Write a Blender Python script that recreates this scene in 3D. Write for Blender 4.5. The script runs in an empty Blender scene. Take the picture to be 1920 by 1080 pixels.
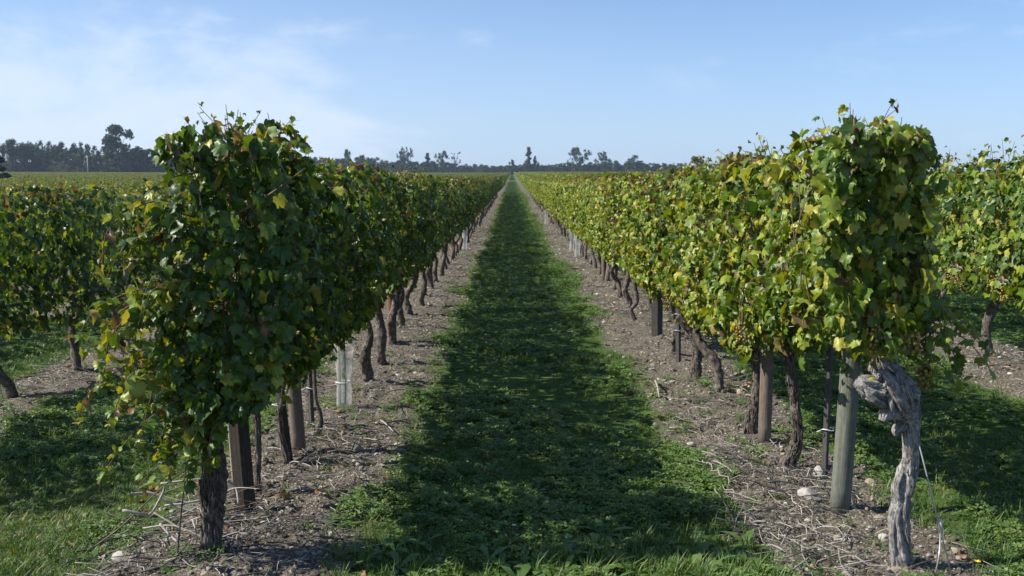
import bpy, math, random
import numpy as np
from mathutils import Vector, Matrix, Euler

R = math.radians
rng = np.random.default_rng(7)
random.seed(7)
scn = bpy.context.scene
col = scn.collection

# ------------------------------------------------------------------ camera, sky, sun, exposure
EYE = 1.55
F = 1867.0                       # focal length in photo pixels (35 mm lens)
PITCH = math.atan(200 / F)
cam_d = bpy.data.cameras.new('camera')
cam = bpy.data.objects.new('camera', cam_d)
col.objects.link(cam)
cam.location = (0, 0, EYE)
cam.rotation_euler = (math.pi / 2 - PITCH, 0, 0)
cam_d.lens = 35.0
cam_d.sensor_width = 36.0
cam_d.clip_start = 0.05
cam_d.clip_end = 6000
cam_d.dof.use_dof = True
cam_d.dof.focus_distance = 5.6
cam_d.dof.aperture_fstop = 9.0
scn.camera = cam

SUN_EL = R(41)
SUN_AZ = R(-95)                  # compass angle from +Y towards +X: the sun stands to the left
sun_dir = Vector((math.sin(SUN_AZ) * math.cos(SUN_EL), math.cos(SUN_AZ) * math.cos(SUN_EL), math.sin(SUN_EL)))
sd = bpy.data.lights.new('sun', 'SUN')
sd.energy = 5.0
sd.angle = R(0.53)
sd.color = (1.0, 0.94, 0.82)
sun = bpy.data.objects.new('sun', sd)
col.objects.link(sun)
sun.rotation_euler = (-sun_dir).to_track_quat('-Z', 'Y').to_euler()

world = bpy.data.worlds.new("World")
scn.world = world
world.use_nodes = True
wt = world.node_tree
wt.nodes.clear()


def nn(t, typ, **kw):
    n = t.nodes.new(typ)
    for k, v in kw.items():
        setattr(n, k, v)
    return n


def math_node(t, op, a, b=None, c=None, clamp=False):
    n = nn(t, 'ShaderNodeMath', operation=op)
    n.use_clamp = clamp
    for i, v in enumerate((a, b, c)):
        if v is None:
            continue
        if isinstance(v, (int, float)):
            n.inputs[i].default_value = v
        else:
            t.links.new(v, n.inputs[i])
    return n.outputs[0]


def smooth(t, v, a, b, lo=0.0, hi=1.0):
    n = nn(t, 'ShaderNodeMapRange', interpolation_type='SMOOTHSTEP')
    t.links.new(v, n.inputs['Value'])
    n.inputs['From Min'].default_value = a
    n.inputs['From Max'].default_value = b
    n.inputs['To Min'].default_value = lo
    n.inputs['To Max'].default_value = hi
    return n.outputs[0]


def mixcol(t, fac, a, b, mode='MIX'):
    n = nn(t, 'ShaderNodeMix', data_type='RGBA', blend_type=mode)
    for sock, v in ((n.inputs[0], fac), (n.inputs[6], a), (n.inputs[7], b)):
        if isinstance(v, (int, float)):
            sock.default_value = v
        elif isinstance(v, tuple):
            sock.default_value = (*v, 1.0)
        else:
            t.links.new(v, sock)
    return n.outputs[2]


def noise(t, vec, scale, detail=3.0, rough=0.55, dist=0.0, dim='3D'):
    n = nn(t, 'ShaderNodeTexNoise', noise_dimensions=dim)
    n.inputs['Scale'].default_value = scale
    n.inputs['Detail'].default_value = detail
    n.inputs['Roughness'].default_value = rough
    n.inputs['Distortion'].default_value = dist
    if vec is not None:
        t.links.new(vec, n.inputs['Vector'])
    return n


sky = nn(wt, 'ShaderNodeTexSky', sky_type='NISHITA')
sky.sun_disc = False
sky.sun_elevation = SUN_EL
sky.sun_rotation = SUN_AZ
sky.altitude = 50
sky.air_density = 1.0
sky.dust_density = 0.6
sky.ozone_density = 2.2
tc = nn(wt, 'ShaderNodeTexCoord')
sep = nn(wt, 'ShaderNodeSeparateXYZ')
wt.links.new(tc.outputs['Generated'], sep.inputs[0])
az = math_node(wt, 'ARCTAN2', sep.outputs[0], sep.outputs[1])        # radians, left negative
el = sep.outputs[2]
cmb = nn(wt, 'ShaderNodeCombineXYZ')
wt.links.new(math_node(wt, 'ADD', az, 5.1), cmb.inputs[0])
wt.links.new(math_node(wt, 'MULTIPLY', el, 2.3), cmb.inputs[1])
n1 = noise(wt, cmb.outputs[0], 5.5, 7.0, 0.58, 0.4)
n2 = noise(wt, cmb.outputs[0], 17.0, 5.0, 0.6, 0.2)
# thin bank of cloud low in the sky to the left, thinning out upwards and to the right
bank = math_node(wt, 'MULTIPLY', smooth(wt, az, 0.10, -0.32), smooth(wt, el, 0.25, 0.02))
cl = math_node(wt, 'ADD', math_node(wt, 'MULTIPLY', n1.outputs[0], 0.8), math_node(wt, 'MULTIPLY', n2.outputs[0], 0.22))
cl = math_node(wt, 'ADD', cl, math_node(wt, 'MULTIPLY', bank, 0.26))
puff = smooth(wt, cl, 0.56, 0.78, 0.0, 0.52)
veil = math_node(wt, 'ADD', puff, math_node(wt, 'MULTIPLY', smooth(wt, az, 0.30, -0.35, 0.0, 0.20), smooth(wt, el, 0.30, 0.05)))
hz = smooth(wt, el, 0.22, -0.01, 0.12, 0.46)                          # milky air near the horizon
blue = mixcol(wt, 1.0, sky.outputs[0], (0.82, 1.0, 1.27), 'MULTIPLY')
grad = mixcol(wt, hz, blue, (5.0, 6.7, 9.9))
skyc = mixcol(wt, veil, grad, (6.7, 7.6, 9.0))
bg = nn(wt, 'ShaderNodeBackground')
bg.inputs['Strength'].default_value = 0.072
wt.links.new(skyc, bg.inputs['Color'])
wo = nn(wt, 'ShaderNodeOutputWorld')
wt.links.new(bg.outputs[0], wo.inputs['Surface'])

scn.view_settings.view_transform = 'Standard'
scn.view_settings.look = 'None'
scn.view_settings.gamma = 1.0
scn.view_settings.exposure = 0.74
scn.view_settings.use_curve_mapping = False
scn.cycles.max_bounces = 8
scn.cycles.transparent_max_bounces = 8
scn.cycles.volume_bounces = 0

# ------------------------------------------------------------------ helpers


def tag(o, label=None, cat=None, group=None, kind=None):
    if label:
        o['label'] = label
    if cat:
        o['category'] = cat
    if group:
        o['group'] = group
    if kind:
        o['kind'] = kind
    return o


def empty(name, loc, label, cat, group=None, rz=0.0):
    o = bpy.data.objects.new(name, None)
    col.objects.link(o)
    o.location = loc
    o.rotation_euler = (0, 0, rz)
    o.empty_display_size = 0.1
    return tag(o, label, cat, group)


def link(name, me, parent=None, loc=(0, 0, 0), rot=(0, 0, 0), scale=None):
    o = bpy.data.objects.new(name, me)
    col.objects.link(o)
    o.parent = parent
    o.location = loc
    o.rotation_euler = rot
    if scale is not None:
        o.scale = scale if hasattr(scale, '__len__') else (scale,) * 3
    return o


def make_mesh(name, V, faces, mats, smooth_=True, tint=None, uv=None, midx=None, attrs=None):
    """V (n,3) array; faces: (m,k) int array or list of such arrays; tint per vertex; uv per vertex"""
    if not isinstance(faces, list):
        faces = [faces]
    me = bpy.data.meshes.new(name)
    V = np.asarray(V, dtype=np.float32)
    me.vertices.add(len(V))
    me.vertices.foreach_set('co', V.ravel())
    loops = np.concatenate([f.ravel() for f in faces]).astype(np.int32)
    sizes = np.concatenate([np.full(len(f), f.shape[1]) for f in faces]).astype(np.int32)
    starts = np.concatenate([[0], np.cumsum(sizes)[:-1]]).astype(np.int32)
    me.loops.add(len(loops))
    me.loops.foreach_set('vertex_index', loops)
    me.polygons.add(len(sizes))
    me.polygons.foreach_set('loop_start', starts)
    me.polygons.foreach_set('loop_total', sizes)
    me.polygons.foreach_set('use_smooth', np.full(len(sizes), smooth_))
    if midx is not None:
        me.polygons.foreach_set('material_index', np.asarray(midx, dtype=np.int32))
    for m in mats:
        me.materials.append(m)
    if tint is not None:
        a = me.attributes.new('tint', 'FLOAT', 'POINT')
        a.data.foreach_set('value', np.asarray(tint, dtype=np.float32))
    for k, arr in (attrs or {}).items():
        a = me.attributes.new(k, 'FLOAT_VECTOR', 'POINT')
        a.data.foreach_set('vector', np.asarray(arr, dtype=np.float32).ravel())
    if uv is not None:
        l = me.uv_layers.new(name='UVMap')
        l.data.foreach_set('uv', np.asarray(uv, dtype=np.float32)[loops].ravel())
    me.update(calc_edges=True)
    return me


def hash2(ix, iy, seed=0):
    h = (ix.astype(np.int64) * 374761393 + iy.astype(np.int64) * 668265263 + seed * 982451653) & 0xFFFFFFFF
    h = ((h ^ (h >> 13)) * 1274126177) & 0xFFFFFFFF
    h = h ^ (h >> 16)
    return (h & 0xFFFFFF) / float(0xFFFFFF)


def vnoise(x, y, seed=0):
    x = np.asarray(x, dtype=float); y = np.asarray(y, dtype=float)
    ix = np.floor(x); iy = np.floor(y)
    fx = x - ix; fy = y - iy
    fx = fx * fx * (3 - 2 * fx); fy = fy * fy * (3 - 2 * fy)
    a = hash2(ix, iy, seed); b = hash2(ix + 1, iy, seed)
    c = hash2(ix, iy + 1, seed); d = hash2(ix + 1, iy + 1, seed)
    return (a * (1 - fx) + b * fx) * (1 - fy) + (c * (1 - fx) + d * fx) * fy


def fbm(x, y, seed=0, oct=4):
    s = 0; a = 0.5; t = 0
    for i in range(oct):
        s = s + a * vnoise(np.asarray(x) * 2 ** i, np.asarray(y) * 2 ** i, seed + i * 17)
        t += a
        a *= 0.5
    return s / t


def tube(P, rad, seg=8, ridge=0.0, twist=0.0, cap=True, seed=0, flat=1.0):
    """sweep along points; returns V, quads(+ cap tris), barkco"""
    P = np.asarray(P, float)
    n = len(P)
    rad = np.broadcast_to(np.asarray(rad, float), (n,))
    T = np.gradient(P, axis=0)
    T /= np.linalg.norm(T, axis=1)[:, None] + 1e-9
    ref = np.array([0.0, 1.0, 0.0]) if abs(T[0][1]) < 0.9 else np.array([1.0, 0, 0])
    A = np.zeros((n, 3)); B = np.zeros((n, 3))
    a = np.cross(T[0], ref); a /= np.linalg.norm(a)
    for i in range(n):
        a = a - T[i] * a.dot(T[i]); a /= np.linalg.norm(a)
        A[i] = a; B[i] = np.cross(T[i], a)
    L = np.concatenate([[0], np.cumsum(np.linalg.norm(np.diff(P, axis=0), axis=1))])
    th = np.linspace(0, 2 * np.pi, seg, endpoint=False)
    TH = th[None, :] + twist * L[:, None]
    rr = np.ones((n, seg))
    if ridge > 0:
        k1 = np.cos(TH) * 2.3 + 11; k2 = np.sin(TH) * 2.3 + 5
        rr += ridge * (fbm(k1 * 1.2 + L[:, None] * 1.5, k2 * 1.2 + L[:, None] * 1.1, seed, 3) - 0.5) * 2
        rr += ridge * 0.6 * (vnoise(np.cos(TH) * 5 + L[:, None] * 2 + 9, np.sin(TH) * 5 + 3, seed + 5) - 0.5) * 2
        rr += ridge * 0.5 * (vnoise(th[None, :] * 2 + 0 * TH, L[:, None] * 28 + 0 * TH, seed + 9) - 0.5)
        if seg >= 14:      # deep lengthwise furrows
            fl = vnoise(np.cos(TH) * 4.5 + 21, np.sin(TH) * 4.5 + L[:, None] * 7, seed + 2)
            rr -= ridge * 1.1 * np.clip(0.38 - np.abs(fl - 0.5) * 2.4, 0, 1)
            rr += ridge * 0.5 * (vnoise(TH * 3, L[:, None] * 60 + 0 * TH, seed + 4) - 0.5)
    V = P[:, None, :] + (A[:, None, :] * np.cos(th)[None, :, None] + B[:, None, :] * flat * np.sin(th)[None, :, None]) * (rad[:, None] * rr)[..., None]
    V = V.reshape(-1, 3)
    bc = np.stack([np.cos(TH) * rad[:, None], np.sin(TH) * rad[:, None], np.broadcast_to(L[:, None], TH.shape)], -1).reshape(-1, 3)
    i = np.arange(n - 1)[:, None] * seg
    j = np.arange(seg)[None, :]
    j2 = (j + 1) % seg
    Q = np.stack([i + j, i + j2, i + seg + j2, i + seg + j], -1).reshape(-1, 4)
    fs = [Q]
    if cap:
        V = np.vstack([V, P[0], P[-1]])
        bc = np.vstack([bc, bc[:1], bc[-1:]])
        c0, c1 = len(V) - 2, len(V) - 1
        jj = np.arange(seg); jn = (jj + 1) % seg
        fs.append(np.stack([np.full(seg, c0), jn, jj], -1))
        fs.append(np.stack([np.full(seg, c1), (n - 1) * seg + jj, (n - 1) * seg + jn], -1))
    return V, fs, bc


class Acc:
    """collects shapes into one mesh"""
    def __init__(s):
        s.V = []; s.F = {}; s.bc = []; s.t = []; s.n = 0

    def add(s, V, fs, bc=None, tint=0.0):
        for f in fs:
            s.F.setdefault(f.shape[1], []).append(f + s.n)
        s.V.append(V)
        s.bc.append(bc if bc is not None else V)
        s.t.append(np.full(len(V), tint))
        s.n += len(V)

    def mesh(s, name, mats, smooth_=True):
        return make_mesh(name, np.vstack(s.V), [np.vstack(f) for f in s.F.values()], mats, smooth_,
                         tint=np.concatenate(s.t), attrs={'barkco': np.vstack(s.bc)})


def curve_pts(ctrl, n):
    """Catmull-Rom through control rows (any width)"""
    c = np.asarray(ctrl, float)
    c = np.vstack([2 * c[0] - c[1], c, 2 * c[-1] - c[-2]])
    m = len(c) - 3
    out = []
    for u in np.linspace(0, m - 1e-6, n):
        i = int(u); t = u - i
        p0, p1, p2, p3 = c[i:i + 4]
        out.append(0.5 * ((2 * p1) + (-p0 + p2) * t + (2 * p0 - 5 * p1 + 4 * p2 - p3) * t * t + (-p0 + 3 * p1 - 3 * p2 + p3) * t ** 3))
    return np.array(out)


# ------------------------------------------------------------------ terrain and rows
ROW0, PITCHX = 1.46, 2.62        # first row right of the path, distance between rows


def terrain(x, y):
    x = np.asarray(x, float); y = np.asarray(y, float)
    left = np.clip(0.045 * (x + 1.25), -0.34, 0)
    right = np.clip(0.02 * (x - 1.5), 0, 0.12)
    rise = 0.010 * (np.sqrt((y - 40) ** 2 + 400) + (y - 40)) / 2
    rise = rise + 0.0035 * np.clip(-x - 40, 0, 200) * np.clip((y - 120) / 300, 0, 1)
    return left + right + rise - 0.010 * (math.sqrt((4 - 40) ** 2 + 400) + (4 - 40)) / 2


def T(x, y):
    return float(terrain(x, y))


def row_dist(x):
    u = (np.asarray(x, float) - ROW0) / PITCHX + 0.5
    return np.abs(u - np.floor(u) - 0.5) * PITCHX


def at(px, py, Y):
    """world point seen at photo pixel (px,py) at distance Y along the row"""
    u = (px - 960) / F; v = -(py - 540) / F
    d = Vector((u, math.cos(PITCH) + v * math.sin(PITCH), -math.sin(PITCH) + v * math.cos(PITCH)))
    t = Y / d.y
    return Vector((0, 0, EYE)) + d * t


def ground_at(px, py):
    lo, hi = 1.0, 900.0
    for _ in range(50):
        m = (lo + hi) / 2
        p = at(px, py, m)
        if p.z > T(p.x, p.y):
            lo = m
        else:
            hi = m
    p = at(px, py, lo)
    p.z = T(p.x, p.y)
    return p


# ------------------------------------------------------------------ materials


def new_mat(name):
    m = bpy.data.materials.new(name)
    m.use_nodes = True
    t = m.node_tree
    t.nodes.clear()
    out = nn(t, 'ShaderNodeOutputMaterial')
    return m, t, out


def ramp(t, fac, stops):
    n = nn(t, 'ShaderNodeValToRGB')
    cr = n.color_ramp
    while len(cr.elements) < len(stops):
        cr.elements.new(0.5)
    for e, (p, c) in zip(cr.elements, stops):
        e.position = p
        e.color = (*c, 1)
    t.links.new(fac, n.inputs[0])
    return n.outputs[0]


def leafy(name, stops, transl=0.31, rough=0.42, veins=True, rnd=0.12, tcol=(1.5, 1.35, 0.35), spec=0.38):
    m, t, out = new_mat(name)
    at_ = nn(t, 'ShaderNodeAttribute', attribute_name='tint')
    oi = nn(t, 'ShaderNodeObjectInfo')
    fac = math_node(t, 'ADD', at_.outputs['Fac'], math_node(t, 'MULTIPLY', math_node(t, 'SUBTRACT', oi.outputs['Random'], 0.5), rnd))
    c = ramp(t, fac, stops)
    tc_ = nn(t, 'ShaderNodeTexCoord')
    nz = noise(t, tc_.outputs['Object'], 28, 3)
    c = mixcol(t, 1.0, c, ramp(t, nz.outputs[0], [(0.3, (0.72, 0.78, 0.8)), (0.7, (1.25, 1.2, 1.1))]), 'MULTIPLY')
    if veins:
        uv = nn(t, 'ShaderNodeUVMap', uv_map='UVMap')
        sp = nn(t, 'ShaderNodeSeparateXYZ')
        t.links.new(uv.outputs[0], sp.inputs[0])
        ang = math_node(t, 'ARCTAN2', sp.outputs[0], sp.outputs[1])
        w = math_node(t, 'ABSOLUTE', math_node(t, 'SINE', math_node(t, 'MULTIPLY', ang, 3.6)))
        rad = math_node(t, 'SQRT', math_node(t, 'ADD', math_node(t, 'MULTIPLY', sp.outputs[0], sp.outputs[0]), math_node(t, 'MULTIPLY', sp.outputs[1], sp.outputs[1])))
        vein = smooth(t, math_node(t, 'MULTIPLY', w, math_node(t, 'ADD', rad, 0.15)), 0.10, 0.02, 0.0, 0.35)
        c = mixcol(t, vein, c, (0.22, 0.26, 0.08))
        geo_ = nn(t, 'ShaderNodeNewGeometry')
        bn = noise(t, geo_.outputs['Position'], 9.0, 2)
        be = math_node(t, 'MULTIPLY', smooth(t, math_node(t, 'ADD', rad, math_node(t, 'MULTIPLY', nz.outputs[0], 0.5)), 0.85, 1.05), smooth(t, bn.outputs[0], 0.52, 0.62, 0.0, 0.9))
        c = mixcol(t, be, c, (0.16, 0.095, 0.045))
    geo = nn(t, 'ShaderNodeNewGeometry')
    back = mixcol(t, 0.35, c, (0.11, 0.17, 0.06))
    cf = mixcol(t, geo.outputs['Backfacing'], c, back)
    p = nn(t, 'ShaderNodeBsdfPrincipled')
    t.links.new(cf, p.inputs['Base Color'])
    p.inputs['Roughness'].default_value = rough
    p.inputs['Specular IOR Level'].default_value = spec
    tr = nn(t, 'ShaderNodeBsdfTranslucent')
    t.links.new(mixcol(t, 1.0, c, tcol, 'MULTIPLY'), tr.inputs[0])
    mx = nn(t, 'ShaderNodeMixShader')
    mx.inputs[0].default_value = transl
    t.links.new(p.outputs[0], mx.inputs[1])
    t.links.new(tr.outputs[0], mx.inputs[2])
    t.links.new(mx.outputs[0], out.inputs[0])
    return m


VINE_STOPS = [(0.0, (0.018, 0.052, 0.010)), (0.30, (0.046, 0.100, 0.012)), (0.50, (0.118, 0.188, 0.018)), (0.66, (0.235, 0.280, 0.032)),
              (0.80, (0.36, 0.33, 0.055)), (0.88, (0.20, 0.135, 0.065)), (1.0, (0.085, 0.045, 0.028))]
M_leaf = leafy('vine_leaf', VINE_STOPS)
M_leaf_far = leafy('vine_leaf_distant', VINE_STOPS, veins=False, rnd=0.2)
M_grass = leafy('grass_blade', [(0.0, (0.025, 0.065, 0.012)), (0.5, (0.075, 0.150, 0.022)), (0.75, (0.14, 0.20, 0.03)), (0.9, (0.24, 0.21, 0.09)), (1.0, (0.30, 0.25, 0.14))],
                transl=0.30, rough=0.5, veins=False, rnd=0.25)
M_clover = leafy('clover_leaf', [(0.0, (0.025, 0.070, 0.016)), (0.6, (0.075, 0.155, 0.030)), (0.85, (0.12, 0.20, 0.035)), (1.0, (0.17, 0.21, 0.05))],
                 transl=0.28, rough=0.5, veins=False, rnd=0.3)
M_tree = leafy('tree_leaf', [(0.0, (0.012, 0.024, 0.010)), (0.5, (0.026, 0.045, 0.016)), (0.8, (0.075, 0.095, 0.028)), (1.0, (0.15, 0.075, 0.045))],
               transl=0.15, rough=0.7, veins=False, rnd=0.2, spec=0.2)


def bark(name, stops, scale=1.0, bump=0.6, rough=0.85, grain=(90, 90, 20)):
    m, t, out = new_mat(name)
    a = nn(t, 'ShaderNodeAttribute', attribute_name='barkco')
    oi = nn(t, 'ShaderNodeObjectInfo')
    mp = nn(t, 'ShaderNodeMapping')
    mp.inputs['Scale'].default_value = tuple(g * scale for g in grain)
    t.links.new(a.outputs['Vector'], mp.inputs['Vector'])
    t.links.new(math_node(t, 'MULTIPLY', oi.outputs['Random'], 40), mp.inputs['Location'])
    n1 = noise(t, mp.outputs[0], 1.0, 6, 0.7, 1.4)
    n2 = noise(t, a.outputs['Vector'], 30.0, 4, 0.6)
    f = math_node(t, 'ADD', math_node(t, 'MULTIPLY', n1.outputs[0], 0.72), math_node(t, 'MULTIPLY', n2.outputs[0], 0.28))
    c = ramp(t, f, stops)
    p = nn(t, 'ShaderNodeBsdfPrincipled')
    t.links.new(c, p.inputs['Base Color'])
    p.inputs['Roughness'].default_value = rough
    p.inputs['Specular IOR Level'].default_value = 0.25
    b = nn(t, 'ShaderNodeBump')
    b.inputs['Strength'].default_value = bump
    b.inputs['Distance'].default_value = 0.012
    t.links.new(f, b.inputs['Height'])
    t.links.new(b.outputs[0], p.inputs['Normal'])
    t.links.new(p.outputs[0], out.inputs[0])
    return m


M_bark_grey = bark('weathered_vine_wood', [(0.37, (0.020, 0.017, 0.016)), (0.45, (0.13, 0.12, 0.115)), (0.54, (0.36, 0.345, 0.335)), (0.70, (0.55, 0.53, 0.52))], 1.3, 1.0, 0.8, (170, 170, 14))
M_bark = bark('vine_bark', [(0.38, (0.014, 0.011, 0.010)), (0.48, (0.075, 0.060, 0.050)), (0.56, (0.20, 0.17, 0.15)), (0.70, (0.36, 0.32, 0.28))], 1.1, 1.0, 0.9, (150, 150, 26))
M_cane = bark('cane_bark', [(0.3, (0.06, 0.038, 0.025)), (0.7, (0.19, 0.12, 0.08))], 1.0, 0.3, 0.6)
M_dry = bark('bleached_twig', [(0.3, (0.16, 0.14, 0.125)), (0.6, (0.40, 0.37, 0.33)), (0.8, (0.58, 0.54, 0.49))], 1.0, 0.3, 0.7)
M_post_green = bark('treated_post_wood', [(0.3, (0.06, 0.062, 0.05)), (0.5, (0.125, 0.135, 0.11)), (0.75, (0.21, 0.215, 0.18))], 0.8, 0.4, 0.8, (90, 90, 4.0))
M_post_brown = bark('brown_post_wood', [(0.3, (0.07, 0.05, 0.04)), (0.5, (0.145, 0.115, 0.095)), (0.75, (0.25, 0.21, 0.175))], 0.8, 0.4, 0.8, (90, 90, 4.0))
M_post_red = bark('reddish_post_wood', [(0.3, (0.08, 0.035, 0.02)), (0.5, (0.17, 0.095, 0.06)), (0.75, (0.26, 0.16, 0.11))], 0.8, 0.4, 0.8, (90, 90, 4.0))
M_stake = bark('dark_stake_wood', [(0.3, (0.035, 0.033, 0.032)), (0.55, (0.085, 0.08, 0.078)), (0.8, (0.17, 0.16, 0.155))], 0.8, 0.5, 0.85, (90, 90, 5.0))
M_post_dark = bark('dark_brown_board', [(0.3, (0.018, 0.015, 0.012)), (0.55, (0.055, 0.045, 0.036)), (0.8, (0.12, 0.10, 0.085))], 0.8, 0.6, 0.9, (90, 90, 5.0))
M_pale = bark('pale_stake_wood', [(0.3, (0.20, 0.17, 0.12)), (0.7, (0.42, 0.36, 0.26))], 0.8, 0.3, 0.8)


def simple(name, c, rough=0.6, nscale=20, var=0.25, bump=0.0, transl=0.0, metal=0.0):
    m, t, out = new_mat(name)
    tc_ = nn(t, 'ShaderNodeTexCoord')
    nz = noise(t, tc_.outputs['Object'], nscale, 4)
    oi = nn(t, 'ShaderNodeObjectInfo')
    lo = tuple(max(0, v * (1 - var)) for v in c); hi = tuple(min(1, v * (1 + var)) for v in c)
    cc = ramp(t, nz.outputs[0], [(0.3, lo), (0.7, hi)])
    cc = mixcol(t, 1.0, cc, ramp(t, oi.outputs['Random'], [(0.0, (0.75, 0.75, 0.77)), (1.0, (1.2, 1.17, 1.12))]), 'MULTIPLY')
    p = nn(t, 'ShaderNodeBsdfPrincipled')
    t.links.new(cc, p.inputs['Base Color'])
    p.inputs['Roughness'].default_value = rough
    p.inputs['Metallic'].default_value = metal
    if bump:
        b = nn(t, 'ShaderNodeBump')
        b.inputs['Strength'].default_value = bump
        b.inputs['Distance'].default_value = 0.01
        t.links.new(nz.outputs[0], b.inputs['Height'])
        t.links.new(b.outputs[0], p.inputs['Normal'])
    if transl:
        tr = nn(t, 'ShaderNodeBsdfTranslucent')
        t.links.new(cc, tr.inputs[0])
        mx = nn(t, 'ShaderNodeMixShader')
        mx.inputs[0].default_value = transl
        t.links.new(p.outputs[0], mx.inputs[1]); t.links.new(tr.outputs[0], mx.inputs[2])
        t.links.new(mx.outputs[0], out.inputs[0])
    else:
        t.links.new(p.outputs[0], out.inputs[0])
    return m


M_stone = simple('limestone', (0.33, 0.30, 0.255), 0.9, 40, 0.3, 0.6)
M_stone_tan = simple('tan_stone', (0.32, 0.27, 0.20), 0.9, 40, 0.3, 0.6)
M_stone_white = simple('white_limestone', (0.46, 0.44, 0.40), 0.9, 25, 0.22, 0.6)
M_clod = simple('soil_clod', (0.125, 0.104, 0.082), 1.0, 40, 0.35, 0.6)
M_grape = simple('golden_grape', (0.36, 0.26, 0.07), 0.3, 60, 0.25, 0.0, 0.35)
M_wire = simple('galvanised_wire', (0.55, 0.55, 0.55), 0.4, 10, 0.1, 0, 0, 0.6)
M_tie = simple('white_plastic_tie', (0.7, 0.7, 0.7), 0.4, 10, 0.05)
M_fallen = simple('fallen_leaf', (0.24, 0.13, 0.065), 0.8, 30, 0.4, 0.0, 0.15)
M_flower = simple('yellow_petal', (0.75, 0.50, 0.03), 0.6, 30, 0.1)
M_pale_flower = simple('pale_petal', (0.75, 0.75, 0.72), 0.6, 30, 0.1)
M_pole = simple('pale_pole_paint', (0.45, 0.43, 0.40), 0.7, 3, 0.1)

# translucent film of the tree sleeve
M_film, t, out = new_mat('clear_plastic_film')
p = nn(t, 'ShaderNodeBsdfPrincipled')
p.inputs['Base Color'].default_value = (0.62, 0.64, 0.66, 1)
p.inputs['Roughness'].default_value = 0.35
trn = nn(t, 'ShaderNodeBsdfTranslucent'); trn.inputs[0].default_value = (0.8, 0.82, 0.84, 1)
tp = nn(t, 'ShaderNodeBsdfTransparent')
m1 = nn(t, 'ShaderNodeMixShader'); m1.inputs[0].default_value = 0.4
t.links.new(p.outputs[0], m1.inputs[1]); t.links.new(trn.outputs[0], m1.inputs[2])
m2 = nn(t, 'ShaderNodeMixShader'); m2.inputs[0].default_value = 0.68
t.links.new(m1.outputs[0], m2.inputs[1]); t.links.new(tp.outputs[0], m2.inputs[2])
t.links.new(m2.outputs[0], out.inputs[0])

# ground: soil strips under the vines, green cover between them
M_ground, t, out = new_mat('vineyard_ground')
tcg = nn(t, 'ShaderNodeTexCoord')
P_ = tcg.outputs['Object']
sp = nn(t, 'ShaderNodeSeparateXYZ'); t.links.new(P_, sp.inputs[0])
edge = noise(t, P_, 1.3, 5, 0.6)
u = math_node(t, 'DIVIDE', math_node(t, 'SUBTRACT', sp.outputs[0], ROW0), PITCHX)
u = math_node(t, 'FRACT', math_node(t, 'ADD', u, 1000.5))
d = math_node(t, 'MULTIPLY', math_node(t, 'ABSOLUTE', math_node(t, 'SUBTRACT', u, 0.5)), PITCHX)
dd = math_node(t, 'ADD', d, math_node(t, 'MULTIPLY', math_node(t, 'SUBTRACT', edge.outputs[0], 0.5), 0.7))
gm = smooth(t, dd, 0.42, 0.60)
# the farm track between the two parcels and the open land beyond
trk = math_node(t, 'MULTIPLY', smooth(t, sp.outputs[1], 200.5, 201.5), smooth(t, sp.outputs[1], 209, 208))
fine = noise(t, P_, 55, 6, 0.65)
mid = noise(t, P_, 9, 4, 0.6)
vor = nn(t, 'ShaderNodeTexVoronoi'); vor.inputs['Scale'].default_value = 70
t.links.new(P_, vor.inputs['Vector'])
peb = math_node(t, 'MULTIPLY', smooth(t, vor.outputs['Distance'], 0.42, 0.30), smooth(t, mid.outputs[0], 0.40, 0.62))
soil = ramp(t, fine.outputs[0], [(0.32, (0.030, 0.027, 0.023)), (0.5, (0.118, 0.101, 0.078)), (0.70, (0.26, 0.235, 0.195))])
soil = mixcol(t, math_node(t, 'MULTIPLY', peb, 0.8), soil, mixcol(t, vor.outputs['Color'], (0.27, 0.25, 0.22), (0.46, 0.43, 0.38)))
green = ramp(t, mid.outputs[0], [(0.3, (0.028, 0.060, 0.012)), (0.5, (0.050, 0.100, 0.018)), (0.7, (0.085, 0.130, 0.026))])
green = mixcol(t, smooth(t, fine.outputs[0], 0.5, 0.75, 0, 0.45), green, (0.09, 0.075, 0.05))
gc = mixcol(t, gm, soil, green)
gc = mixcol(t, trk, gc, mixcol(t, mid.outputs[0], (0.12, 0.12, 0.07), (0.24, 0.22, 0.17)))
p = nn(t, 'ShaderNodeBsdfPrincipled')
p.inputs['Roughness'].default_value = 0.95
p.inputs['Specular IOR Level'].default_value = 0.15
t.links.new(gc, p.inputs['Base Color'])
h = math_node(t, 'ADD', fine.outputs[0], math_node(t, 'MULTIPLY', peb, 0.5))
b = nn(t, 'ShaderNodeBump'); b.inputs['Strength'].default_value = 0.9; b.inputs['Distance'].default_value = 0.02
t.links.new(h, b.inputs['Height']); t.links.new(b.outputs[0], p.inputs['Normal'])
t.links.new(p.outputs[0], out.inputs[0])

# ------------------------------------------------------------------ ground sheet


def micro(x, y):
    d = row_dist(x)
    soil_ = np.clip((0.62 - d) / 0.2, 0, 1)
    a = (fbm(x * 5, y * 5, 3, 4) - 0.5) * 0.035
    c = (np.clip(fbm(x * 16, y * 16, 11, 3) - 0.45, 0, 1)) * 0.085
    near = np.clip((60 - y) / 30, 0, 1)
    return (a + c * soil_ + 0.03 * np.clip(1 - d / 0.6, 0, 1) - 0.03) * near


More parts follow.
